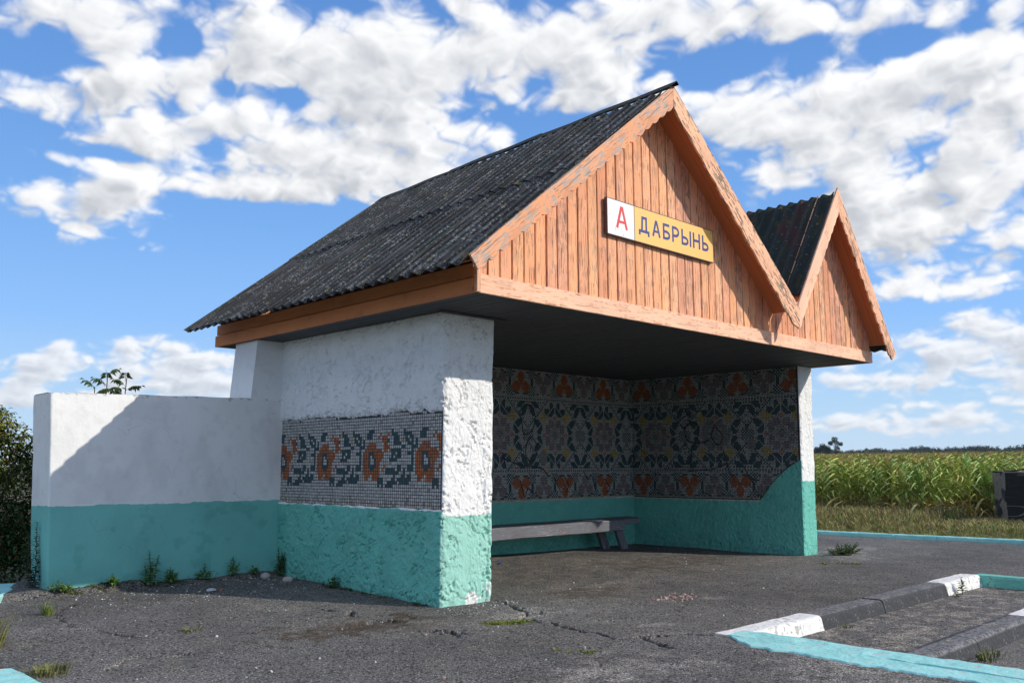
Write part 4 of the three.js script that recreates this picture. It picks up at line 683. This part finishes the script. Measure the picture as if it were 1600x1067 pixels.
// a leaf of two folded pairs of triangles
function leaf(T, b, d, side, len, w, col, droop = 0.3) {
  const mid = b.clone().addScaledVector(d, len * 0.5), tip = b.clone().addScaledVector(d, len); tip.y -= droop * len; mid.y += 0.04 * len;
  const l = mid.clone().addScaledVector(side, w * 0.5), r = mid.clone().addScaledVector(side, -w * 0.5); l.y += w * 0.15; r.y += w * 0.15;
  const A = (v) => v.toArray(), u = [0, 0];
  T.tri(A(b), A(l), A(mid), u, u, u, col); T.tri(A(b), A(mid), A(r), u, u, u, col); T.tri(A(l), A(tip), A(mid), u, u, u, col); T.tri(A(mid), A(tip), A(r), u, u, u, col);
}
const colr = (R, c, v = 0.3) => { const k = 1 - v / 2 + v * R(); return [c[0] * k * (1 + 0.2 * (R() - 0.5)), c[1] * k, c[2] * k]; };
const tube = (pts, r) => new THREE.TubeGeometry(new THREE.CatmullRomCurve3(pts), Math.max(4, pts.length * 3), r, 5);
// leafy weed: stems with whorls of narrow leaflets
function weed(name, label, [x, y, z], h, n, spread, green, seed, group) {
  const R = rng(seed), t = thing(name, label, 'weed', group, [x, y, z]), T = new Tri(), stems = [];
  for (let s = 0; s < n; s++) {
    const a = R() * 6.28, hh = h * (s ? 0.35 + 0.5 * R() : 1), lx = Math.cos(a) * spread * (s ? R() : 0.2), lz = Math.abs(Math.sin(a)) * spread * (s ? R() : 0.2) * 0.6, at = (k) => V3(lx * (0.4 + 0.6 * k) + 0.01 * Math.sin(k * 5 + s), hh * k, lz * (0.4 + 0.6 * k));
    stems.push(tube([at(0), at(0.35), at(0.7), at(1)], 0.003));
    const N = Math.max(4, Math.round(hh / 0.028));
    for (let i = 1; i <= N; i++) { const k = i / N, b = at(k), size = (0.03 + 0.045 * Math.sin(Math.PI * Math.min(1, 0.25 + k * 0.75))) * (0.7 + 0.5 * R()); for (let q = 0; q < 3; q++) { const an = i * 1.57 + q * 2.1 + R() * 0.5, el = 0.2 + 0.5 * k + R() * 0.2, d = V3(Math.cos(an) * Math.cos(el), Math.sin(el), Math.sin(an) * Math.cos(el)), sd = V3(-Math.sin(an), 0, Math.cos(an)); leaf(T, b, d, sd, size * 1.3, size * 0.46, colr(R, green, 0.6), 0.35); } }
  }
  part(t, 'stem', mergeGeometries(stems), mStem); part(t, 'leaves', T.get(), mLeaf); return t;
}
// grass tuft of bent blades
function tuftTri(T, R, x, y, z, n, h, rad0, green) {
  for (let i = 0; i < n; i++) { const a = R() * 6.28, r = rad0 * Math.sqrt(R()), hh = h * (0.4 + 0.6 * R()), lean = 0.2 + 0.9 * R(), bx = x + Math.cos(a) * r, bz = z + Math.sin(a) * r, dx = Math.cos(a) * lean, dz = Math.sin(a) * lean, w = 0.003 + 0.004 * R(), c = colr(R, green, 0.6), px = -Math.sin(a) * w, pz = Math.cos(a) * w, u = [0, 0];
    const m = [bx + dx * hh * 0.35, y + hh * 0.65, bz + dz * hh * 0.35], t = [bx + dx * hh * 0.95, y + hh * (1 - 0.25 * lean), bz + dz * hh * 0.95];
    T.quad([bx - px, y, bz - pz], [bx + px, y, bz + pz], [m[0] + px, m[1], m[2] + pz], [m[0] - px, m[1], m[2] - pz], u, u, u, u, c); T.tri([m[0] - px, m[1], m[2] - pz], [m[0] + px, m[1], m[2] + pz], t, u, u, u, c); }
}
function tuft(label, x, z, n, h, r, green, seed, y = null) { const T = new Tri(); tuftTri(T, rng(seed), 0, -0.01, 0, n, h, r, green); const m = shade(new THREE.Mesh(T.get(), mLeaf)); m.position.set(x, y ?? groundY(x, z), z); add(m, 'grass_tuft'); return tag(m, label, 'grass tuft'); }
function moss(label, pts, n, seed, green = [0.2, 0.24, 0.045]) { const T = new Tri(), R = rng(seed); for (let i = 0; i < n; i++) { const k = R() * (pts.length - 1), j = Math.floor(k), f = k - j, x = mix(pts[j][0], pts[j + 1][0], f) + (R() + R() - 1) * 0.09, z = mix(pts[j][1], pts[j + 1][1], f) + (R() + R() - 1) * 0.13; if (fbm2(x * 9, z * 9, 3) < 0.46) continue; tuftTri(T, R, x, groundY(x, z) - 0.004, z, 6, 0.016 + 0.02 * R(), 0.016, green); } const m = shade(new THREE.Mesh(T.get(), mLeaf)); add(m, 'moss'); m.userData.kind = 'stuff'; return tag(m, label); }

const G1 = [0.1, 0.21, 0.045], G2 = [0.13, 0.22, 0.045], G3 = [0.06, 0.12, 0.03];
const wy = (x, z) => groundY(x, z) - 0.01;
weed('weed', 'tallest weed at the foot of the low wall, with a narrow spire of leaves', [-1.84, wy(-1.84, -3.45), -3.45], 0.42, 5, 0.12, G1, 1);
weed('weed', 'bushy low weed just right of the tallest one by the low wall', [-1.58, wy(-1.58, -3.45), -3.45], 0.2, 7, 0.16, G1, 2);
weed('weed', 'spreading weed at the middle of the low wall foot, in shade', [-1.12, wy(-1.12, -3.46), -3.46], 0.2, 6, 0.2, G1, 3);
weed('weed', 'small upright weed near the right end of the low wall', [-0.74, wy(-0.74, -3.46), -3.46], 0.24, 4, 0.12, G1, 4);
weed('weed', 'tiny weed nearest the buttress at the right end of the low wall', [-0.42, wy(-0.42, -3.46), -3.46], 0.11, 5, 0.16, G1, 5);
weed('weed', 'dark weed in the corner between low wall and side wall', [-0.09, wy(-0.1, -3.38), -3.35], 0.36, 6, 0.1, G3, 6);
weed('weed', 'dark weed at the foot of the side wall under the mosaic', [-0.1, wy(-0.1, -2.0), -2.0], 0.17, 5, 0.14, G3, 7);
weed('weed', 'bright green clump of broad leaves left of the tallest weed by the low wall', [-2.32, wy(-2.32, -3.44), -3.44], 0.13, 9, 0.2, [0.09, 0.2, 0.03], 8);
weed('weed', 'thin dark trailing weed climbing the left end of the low wall', [-3.06, wy(-3.06, -3.8), -3.86], 0.75, 4, 0.1, [0.045, 0.055, 0.03], 9);
weed('weed', 'green weed at the left front corner foot of the low wall', [-2.85, wy(-2.9, -3.46), -3.46], 0.12, 9, 0.26, G2, 10);
weed('weed', 'small yellow green weed growing from the far white kerb stone', [6.15, -0.14, 3.36], 0.2, 3, 0.07, [0.15, 0.17, 0.05], 12);
weed('weed', 'feathery dark green weed spreading at the foot of the far side wall', [9.05, groundY(9, 0.35) - 0.01, 0.3], 0.22, 40, 0.75, [0.075, 0.12, 0.03], 21);
tuft('bright grass tuft on the asphalt in front of the low wall end', -3.35, -2.35, 34, 0.2, 0.05, [0.16, 0.22, 0.04], 22);
tuft('dry tall grass tuft at the left photo edge', -4.28, -1.05, 150, 0.33, 0.2, [0.2, 0.2, 0.06], 23);
tuft('low tuft on the asphalt in the left foreground', -2.62, -0.55, 50, 0.06, 0.1, [0.17, 0.18, 0.05], 24);
tuft('dry tuft beside the kerb in the bottom left corner', -4.15, 0.3, 150, 0.1, 0.16, [0.17, 0.17, 0.06], 25);
tuft('grass in the joint below the near black stone of the lower step kerb', 2.9, 4.7, 90, 0.12, 0.22, [0.14, 0.16, 0.04], 26, -0.3);
tuft('small grass tuft below the near black stone of the upper step kerb', 2.72, 3.38, 30, 0.05, 0.07, [0.13, 0.15, 0.04], 27, -0.14);
tuft('tuft in the joint between black and far white stone of the upper step kerb', 5.85, 3.38, 30, 0.05, 0.07, [0.15, 0.16, 0.04], 28, -0.14);
moss('bright moss along the crack in front of the left pillar', [[-0.35, 1.12], [-0.15, 1.22], [0.08, 1.3]], 190, 31);
moss('small moss streak on the asphalt left of the near white kerb stone', [[-0.78, 2.55], [-0.62, 2.7]], 70, 32);
moss('long thin moss streak on the asphalt in front of the far side wall', [[7.1, 0.85], [7.5, 0.8], [7.75, 1.25]], 110, 33);
moss('grass and moss along the foot of the low wall', [[-2.9, -3.42], [-2.5, -3.44], [-2.0, -3.42], [-1.2, -3.46]], 260, 34, [0.09, 0.13, 0.03]);
moss('green growth at the foot of the side wall', [[-0.12, -2.2], [-0.08, -1.7], [-0.06, -0.7], [-0.06, -0.2]], 120, 35, [0.05, 0.08, 0.02]);

// sapling with pinnate leaves behind the low wall
{
  const R = rng(41), t = thing('sapling', 'thin sapling with feather-like leaves rising behind the low wall', 'sapling', null, [-1.98, -0.03, -4.75]), stems = [], T = new Tri();
  const rachis = (b, d, len) => { const mid = b.clone().addScaledVector(d, len * 0.5), end = b.clone().addScaledVector(d, len); mid.y += 0.015; end.y -= 0.03; const cv = new THREE.CatmullRomCurve3([b, mid, end]); stems.push(new THREE.TubeGeometry(cv, 8, 0.003, 4)); const fl = V3(-d.z, 0, d.x).normalize(); for (let i = 2; i <= 8; i++) { const p = cv.getPoint(i / 8), tg = cv.getTangent(i / 8); for (const s of i === 8 ? [0] : [-1, 1]) leaf(T, p, tg.clone().multiplyScalar(s ? 0.55 : 1).addScaledVector(fl, s).add(V3(0, s ? -0.45 - 0.7 * R() : -0.2, 0)).normalize(), tg.clone().addScaledVector(V3(0, 1, 0), 0.15).normalize(), 0.095 * (0.8 + 0.4 * R()), 0.036, colr(R, [0.055, 0.085, 0.02], 0.7), 0.15); } };
  for (const [x, h, k] of [[-0.06, 2.88, 5], [0.2, 2.82, 4], [-0.22, 2.68, 3]]) { const tip = V3(x, h, 0.02), b = V3(x * 0.2, 0, 0); stems.push(tube([b, V3(x * 0.6, h * 0.5, 0), V3(x * 0.9, h * 0.8, 0), tip], 0.007)); for (let i = 0; i < k + 3; i++) { const hh = h - 0.04 - 0.07 * i, a = i * 2.4 + x * 9, d = V3(Math.cos(a) * 0.95, 0.75 - 0.1 * i, Math.sin(a) * 0.6).normalize(); rachis(V3(x * 0.95, hh, 0), d, 0.15 + 0.08 * R()); } }
  part(t, 'stem', mergeGeometries(stems), mStem); part(t, 'leaves', T.get(), mLeaf);
}
// shrub with red berries at the left edge
{
  const R = rng(42), t = thing('shrub', 'dense dark green shrub with red berries at the left edge behind the low wall', 'shrub', null, [-3.35, -0.05, -6.4]), T = new Tri(), br = [], be = [];
  const clumps = []; for (let i = 0; i < 60; i++) { const a = R() * 6.28, v = R() * 2 - 0.75, r = Math.sqrt(Math.max(0.05, 1 - Math.min(1, v * v * 0.9))) * (0.55 + 0.45 * R()); clumps.push(V3(Math.cos(a) * r * 1.25, 1.12 + v * 0.85 + 0.12 * R(), Math.sin(a) * r * 0.95)); }
  for (let i = 0; i < 12; i++) clumps.push(V3(-0.6 + R() * 1.7, 0.25 + 0.3 * R(), 0.3 + 0.5 * R()));
  clumps.push(V3(0.42, 2.18, 0.1), V3(0.55, 2.0, 0.3), V3(0.75, 1.75, 0.2), V3(0.9, 1.6, 0.3), V3(0.3, 2.3, 0.0));
  for (const c of clumps) {
    br.push(tube([V3(c.x * 0.1, 0, c.z * 0.1), V3(c.x * 0.5, c.y * 0.5, c.z * 0.4), c], 0.008));
    const top = clamp((c.y - 0.9) / 1.3), base = [mix(0.05, 0.19, top), mix(0.1, 0.2, top), mix(0.025, 0.035, top)];
    for (let i = 0; i < 330; i++) { const u = R() * 6.28, w = R() * 2 - 1, q = 0.3 * Math.cbrt(R()), p = c.clone().add(V3(Math.cos(u) * Math.sqrt(1 - w * w) * q, w * q * 0.9, Math.sin(u) * Math.sqrt(1 - w * w) * q)), a = R() * 6.28, d = V3(Math.cos(a), 0.5 - R(), Math.sin(a)).normalize(); leaf(T, p, d, V3(-d.z, 0.3 * (R() - 0.5), d.x).normalize(), 0.075 + 0.035 * R(), 0.042, colr(R, base, 0.9), 0.3); }
    if (R() < 0.8) for (let i = 0; i < 4; i++) { const g = new THREE.IcosahedronGeometry(0.013, 1); g.translate(c.x + (R() - 0.5) * 0.5, c.y + (R() - 0.5) * 0.4, c.z + R() * 0.3); be.push(g); }
  }
  part(t, 'branches', mergeGeometries(br), mStem); part(t, 'leaves', T.get(), mLeaf).userData.kind = 'stuff'; part(t, 'berries', mergeGeometries(be), std({ color: rgb(0.35, 0.045, 0.015), roughness: 0.4 })).userData.kind = 'stuff';
}
// ---------------------------------------------------------------- dry grass verge and corn
const sector = (x, lo, hi) => [7.84 - (x + 6.53) / Math.tan(rad(lo)), 7.84 - (x + 6.53) / Math.tan(rad(hi))];
function scatter(name, label, geos, mat, places, colors) { // one object of several shapes, copies scattered
  const g = new THREE.Group(); add(g, name); g.userData.kind = 'stuff'; g.userData.label = label;
  geos.forEach((geo, k) => { const mine = places.filter((_, i) => i % geos.length === k), cs = colors.filter((_, i) => i % geos.length === k), m = shade(new THREE.InstancedMesh(geo, mat, mine.length)); mine.forEach((M, i) => { m.setMatrixAt(i, M); m.setColorAt(i, cs[i]); }); m.name = name + '_plants'; m.userData.kind = 'stuff'; g.add(m); });
}
{
  const R = rng(51), geos = [0, 1, 2].map((s) => { const T = new Tri(), Q = rng(60 + s); for (let i = 0; i < 26; i++) { const a = Q() * 6.28, h = 0.22 + 0.3 * Q(), r = 0.12 * Q(), le = 0.2 + 0.6 * Q(), c = colr(Q, s === 2 ? [0.22, 0.29, 0.075] : [0.4, 0.37, 0.15], 0.7), w = 0.005, bx = Math.cos(a) * r, bz = Math.sin(a) * r, dx = Math.cos(a) * le, dz = Math.sin(a) * le, px = -Math.sin(a) * w, pz = Math.cos(a) * w, u = [0, 0]; const m = [bx + dx * h * 0.3, h * 0.65, bz + dz * h * 0.3], t = [bx + dx * h * 0.8, h, bz + dz * h * 0.8]; T.quad([bx - px, 0, bz - pz], [bx + px, 0, bz + pz], [m[0] + px, m[1], m[2] + pz], [m[0] - px, m[1], m[2] - pz], u, u, u, u, c); T.tri([m[0] - px * 1.5, m[1], m[2] - pz * 1.5], [m[0] + px * 1.5, m[1], m[2] + pz * 1.5], t, u, u, u, c); if (s < 2 && i % 3 === 0) T.tri([t[0] - 0.012, t[1] - 0.05, t[2]], [t[0] + 0.012, t[1] - 0.05, t[2]], [t[0], t[1] + 0.05, t[2]], u, u, u, colr(Q, [0.26, 0.19, 0.1], 0.5)); } return T.get(); });
  const places = [], colors = []; for (let i = 0; i < 15000; i++) { const x = 13.55 + R() * 6.4, [a, b] = sector(x, 48, 100), z = mix(a, b, R()); if (Math.abs(z) > 22 || (x < 14.2 && z > 4)) continue; const s = (0.2 + 0.36 * R() + 0.3 * n2(x * 0.7, z * 0.7)) * ss(13.3, 15.5, x) + 0.2 + 0.3 * ss(17, 19, x) * R() * (z > -1.2 ? 0 : 1); places.push(new THREE.Matrix4().compose(V3(x, -0.05, z), new THREE.Quaternion().setFromAxisAngle(V3(0, 1, 0), R() * 6.28), V3(s * 1.2, s * (0.7 + 0.5 * R()) * (z > -1.2 && x > 15 ? 0.5 : 1), s * 1.2))); const k = 0.75 + 0.5 * R(); colors.push(rgb(k, k * (0.9 + 0.25 * R()), k)); }
  scatter('dry_grass', 'brownish dry grass between the turquoise edge kerb and the corn', geos, mLeaf, places, colors);
}
{
  const leafStrip = (T, b, a, len, w, up, wind, cA, cB) => { // arching maize leaf
    let p = b.clone(), el = up; const n = 6, pts = []; const az = a;
    for (let i = 0; i <= n; i++) { pts.push(p.clone()); const h = Math.cos(el) * len / n; p = p.clone().add(V3(Math.cos(az) * h + wind[0] * len * 0.05 * i / n, Math.sin(el) * len / n, Math.sin(az) * h + wind[1] * len * 0.05 * i / n)); el -= 0.42 + 0.1 * i / n; }
    const sx = -Math.sin(az), sz = Math.cos(az), u = [0, 0];
    for (let i = 0; i < n; i++) { const w0 = w * Math.sin(Math.PI * (0.25 + 0.72 * i / n)), w1 = i === n - 1 ? 0.002 : w * Math.sin(Math.PI * (0.25 + 0.72 * (i + 1) / n)), P = pts[i], Q = pts[i + 1], t = i / n, c = [0, 1, 2].map((k) => mix(cA[k], cB[k], t)); for (const s of [-1, 1]) T.quad([P.x, P.y - 0.008, P.z], [P.x + sx * w0 * s, P.y + 0.006, P.z + sz * w0 * s], [Q.x + sx * w1 * s, Q.y + 0.006, Q.z + sz * w1 * s], [Q.x, Q.y - 0.008, Q.z], u, u, u, u, c); }
  };
  const geos = [0, 1, 2, 3].map((s) => {
    const T = new Tri(), R = rng(90 + s), Hh = 1.52, u = [0, 0], sc = [0.26, 0.26, 0.09];
    for (let k = 0; k < 4; k++) { const a = k * 1.571, b = a + 1.571, r = 0.014; T.quad([Math.cos(a) * r, 0, Math.sin(a) * r], [Math.cos(b) * r, 0, Math.sin(b) * r], [Math.cos(b) * 0.005 + 0.06, Hh, Math.sin(b) * 0.005 + 0.05], [Math.cos(a) * 0.005 + 0.06, Hh, Math.sin(a) * 0.005 + 0.05], u, u, u, u, sc); }
    for (let i = 0; i < 12; i++) { const t = i / 11, y = 0.14 + t * 1.22, a = 0.75 + (i % 2 ? 0 : Math.PI) * 1 + (R() - 0.5) * 1.9, dry = t < 0.36 || R() < 0.1, g = 0.75 + 0.5 * R(), A = dry ? [0.5 * g, 0.45 * g, 0.18 * g] : [0.27 * g, 0.39 * g, 0.085 * g], B = dry ? [0.54 * g, 0.48 * g, 0.22 * g] : [0.47 * g, 0.55 * g, 0.21 * g]; leafStrip(T, V3(0.06 * y / Hh, y, 0.05 * y / Hh), a, 0.5 + 0.35 * Math.sin(Math.PI * (0.2 + 0.7 * t)) * (0.7 + 0.5 * R()), 0.032 + 0.014 * R(), dry ? 0.5 : 1.05 + 0.25 * R(), [2.2, 2], A, B); }
    for (let i = 0; i < 6; i++) { const a = R() * 6.28, l = 0.22, e = i ? 1.0 : 1.5, x = 0.06, z = 0.05, c = colr(R, [0.3, 0.22, 0.1], 0.5); T.tri([x - 0.006, Hh, z], [x + 0.006, Hh, z], [x + Math.cos(a) * Math.cos(e) * l, Hh + Math.sin(e) * l, z + Math.sin(a) * Math.cos(e) * l], u, u, u, c); T.tri([x, Hh, z - 0.006], [x, Hh, z + 0.006], [x + Math.cos(a) * Math.cos(e) * l + 0.012, Hh + Math.sin(e) * l - 0.04, z + Math.sin(a) * Math.cos(e) * l], u, u, u, c); }
    return T.get();
  });
  const R = rng(53), places = [], colors = [], q = new THREE.Quaternion();
  const plant = (x, z, s) => { const y = -0.05 + rise(x), k = 0.78 + 0.45 * R(), yel = R(); q.setFromEuler(new THREE.Euler((R() - 0.5) * 0.16, R() * 0.9 - 0.45 + (R() < 0.5 ? Math.PI : 0), (R() - 0.5) * 0.16)); places.push(new THREE.Matrix4().compose(V3(x, y, z), q.clone(), V3(s, s * (0.9 + 0.2 * R()), s))); colors.push(rgb(k * (0.85 + 0.45 * yel), k, k * (1.05 - 0.3 * yel))); };
  const rowsOf = (x0, x1, dx, dz, sc) => { for (let x = x0; x < x1; x += dx) { const [a, b] = sector(x, 50, 90); for (let z = a; z < b; z += dz) { const jx = x + (R() - 0.5) * dx * 0.7, jz = z + (R() - 0.5) * dz; if (jx > 13 && !(jx < 21.9 && jz > -1.5 && jz < 4)) plant(jx, jz, sc * (0.85 + 0.25 * R())); } } };
  rowsOf(18.9, 40, 0.68, 0.22, 1.02); rowsOf(40, 90, 1.0, 0.36, 1.06); rowsOf(90, 172, 1.7, 0.62, 1.12);
  scatter('corn_field', 'ripening green and yellow corn field stretching to the wood on the horizon', geos, mLeaf, places, colors);
}
// ---------------------------------------------------------------- trees on the horizon
const clumpGeo = (seed, n, size, lo) => { const T = new Tri(), R = rng(seed), u = [0, 0]; for (let i = 0; i < n; i++) { const a = R() * 6.28, w = R() * 2 - 1, q = Math.cbrt(R()), s = Math.sqrt(1 - w * w), p = V3(Math.cos(a) * s * q, w * q, Math.sin(a) * s * q), e = () => V3(R() - 0.5, R() - 0.5, R() - 0.5).multiplyScalar(size), k = colr(R, lo, 0.7); T.tri(p.clone().add(e()).toArray(), p.clone().add(e()).toArray(), p.clone().add(e()).toArray(), u, u, u, k); } return T.get(); };
function farTree(name, label, x, z, h, lobes, green, seed) {
  const y0 = rise(x) - 0.2, t = thing(name, label, 'tree', null, [x, y0, z]), R = rng(seed), crowns = [], trunk = [tube([V3(0, 0, 0), V3(0.1, h * 0.4, 0), V3(0, h * 0.85, 0)], 0.22)];
  for (const [lx, ly, lz, rx, ry] of lobes) { trunk.push(tube([V3(0, h * 0.35, 0), V3(lx * 0.5, ly - ry * 0.6, lz * 0.5), V3(lx, ly, lz)], 0.1)); for (let i = 0; i < 7; i++) { const g = clumpGeo(seed + crowns.length, 120, 0.55, green), k = 0.45 + 0.25 * R(); g.scale(rx * k, ry * k, rx * k); g.translate(lx + (R() - 0.5) * rx * 1.3, ly + (R() - 0.5) * ry * 1.3, lz + (R() - 0.5) * rx * 1.3); crowns.push(g); } }
  part(t, 'trunk', mergeGeometries(trunk), mStem); part(t, 'crown', mergeGeometries(crowns), mLeaf);
}
const TX = 353.6, TZ = -166;
farTree('tree', 'tall lone tree sticking up above the wood left on the horizon', TX, TZ, 12, [[0.2, 10.4, -0.4, 1.6, 1.4], [-0.9, 9.2, -1.4, 1.5, 1.0], [1.2, 9.0, 1.7, 1.5, 1.1], [0.4, 7.2, 1.0, 1.1, 0.9], [0, 4.8, 0, 1.6, 1.8]], [0.03, 0.05, 0.02], 301);
farTree('tree', 'lower round tree just left of the tall lone tree on the horizon', TX - 2.2, TZ - 4.6, 9.5, [[0, 7.6, 0, 2, 1.6], [0.8, 5.5, 1.6, 2, 1.8], [-0.8, 6.2, -2.2, 1.9, 1.5], [0.5, 6.4, 2.6, 1.6, 1.4]], [0.022, 0.04, 0.016], 302);
{
  const R = rng(71), geos = [0, 1, 2].map((s) => { const T = []; const Q = rng(80 + s); for (let i = 0; i < 9; i++) { const g = clumpGeo(700 + s * 10 + i, 60, 0.75, s === 1 ? [0.05, 0.075, 0.022] : [0.022, 0.042, 0.018]), k = 0.36 + 0.2 * Q(), y = 0.2 + 0.75 * i / 9; g.scale(k * (1.25 - y * 0.8), k * 0.55, k * (1.25 - y * 0.8)); g.translate((Q() - 0.5) * 0.4 * (1.2 - y), y, (Q() - 0.5) * 0.4 * (1.2 - y)); T.push(g); } return mergeGeometries(T); });
  const places = [], colors = [];
  for (let i = 0; i < 2600; i++) { const az = 50 + 42 * R(), d = 820 + 420 * R(), x = -6.5 + d * Math.sin(rad(az)), z = 7.8 - d * Math.cos(rad(az)), near = R() < 0.12, h = (near ? 8 + 4 * R() : (az < 67.5 ? 11.2 : 12.2) + 2.6 * R() + 0.7 * Math.sin(az * 2.3)), w = near ? h * 0.9 : h * (0.5 + 0.35 * R()); places.push(new THREE.Matrix4().compose(V3(x, rise(x) - 0.5, z), new THREE.Quaternion().setFromAxisAngle(V3(0, 1, 0), R() * 6.28), V3(w, h + (d - 820) * 0.006, w))); const k = 0.7 + 0.5 * R(); colors.push(rgb(k, k, k)); }
  scatter('far_wood', 'dark band of woodland along the horizon behind the corn', geos, mLeaf, places, colors);
}
// ---------------------------------------------------------------- small things on the asphalt
function stone(name, label, x, z, r, c, seed, cat = 'stone', sq = 0.7) { const g = new THREE.IcosahedronGeometry(r, 3), P = g.attributes.position; for (let i = 0; i < P.count; i++) { const a = P.getX(i), b = P.getY(i), d = P.getZ(i), k = 0.75 + 0.55 * fbm3(a / r * 1.2 + seed, b / r * 1.2, d / r * 1.2, 3); P.setXYZ(i, a * k * 1.15, b * k * sq, d * k * 0.9); } g.computeVertexNormals(); const m = shade(new THREE.Mesh(g, std({ color: rgb(...c), roughness: 0.95, bumpMap: fineBump, bumpScale: 0.004 }))); m.position.set(x, groundY(x, z) + r * 0.35, z); m.rotation.y = seed; add(m, name); return tag(m, label, cat); }
stone('stone', 'pale lump of rubble in the corner, left of the other one by the weed', -0.34, -3.28, 0.07, [0.42, 0.38, 0.35], 1);
stone('stone', 'pale lump of rubble at the foot of the side wall, right of the corner weed', -0.27, -2.82, 0.065, [0.4, 0.37, 0.34], 2);
stone('stone', 'flat white chip lying alone in the shade before the low wall', -1.43, -2.62, 0.05, [0.55, 0.56, 0.55], 3, 'stone', 0.4);
stone('brick_chip', 'small orange brick chip beside the flat white chip', -1.33, -2.58, 0.018, [0.5, 0.14, 0.05], 4, 'brick chip');
{
  const g = gridGeo(10, 4, (i, j) => [0.16 * i / 10 - 0.08, 0.006 + 0.014 * Math.abs(Math.sin(i * 1.3 + j)), 0.05 * j / 4 - 0.025, i, j]), m = shade(new THREE.Mesh(g, std({ color: rgb(0.02, 0.07, 0.5), roughness: 0.4 }))); const x = 3.4, z = -2.62; m.position.set(x, groundY(x, z), z); m.rotation.y = 0.7; add(m, 'litter'); tag(m, 'small scrap of blue litter on the floor of the shelter', 'litter');
  const crumbs = (name, label, n, pos, size, col, seed) => { const R = rng(seed), geo = new THREE.IcosahedronGeometry(1, 0), im = shade(new THREE.InstancedMesh(geo, std({ color: 0xffffff, roughness: 0.95 }), n)), M = new THREE.Matrix4(), e = new THREE.Euler(), qq = new THREE.Quaternion(); for (let i = 0; i < n; i++) { const [px, pz] = pos(R), s = size * (0.4 + R() * R() * 1.4); e.set(R() * 6, R() * 6, R() * 6); M.compose(V3(px, groundY(px, pz) + s * 0.25, pz), qq.setFromEuler(e), V3(s * 1.4, s * 0.6, s)); im.setMatrixAt(i, M); const c = colr(R, col(R), 0.5); im.setColorAt(i, rgb(...c)); } add(im, name); im.userData.kind = 'stuff'; im.userData.label = label; };
  crumbs('brick_crumbs', 'patch of pink brick crumbs in the middle of the asphalt', 70, (R) => { const a = R() * 6.28, r = 0.42 * Math.pow(R(), 0.8); return [2.42 + Math.cos(a) * r * 1.1, 1.44 + Math.sin(a) * r * 0.6]; }, 0.016, () => [0.46, 0.3, 0.26], 81);
  crumbs('grit', 'scattered pale grit and paint flakes on the asphalt', 900, (R) => { const t = R(); if (t < 0.3) return [-2.8 + R() * 2.7, -3.4 + R() * 1.4]; if (t < 0.42) return [-0.2 + R() * 1.1, 0.1 + R() * 0.35]; return [-4.2 + R() * 12, -3.2 + R() * 6]; }, 0.009, (R) => (R() < 0.75 ? [0.45, 0.44, 0.42] : R() < 0.5 ? [0.4, 0.22, 0.15] : [0.12, 0.11, 0.1]), 82);
}

renderer.render(scene, camera);
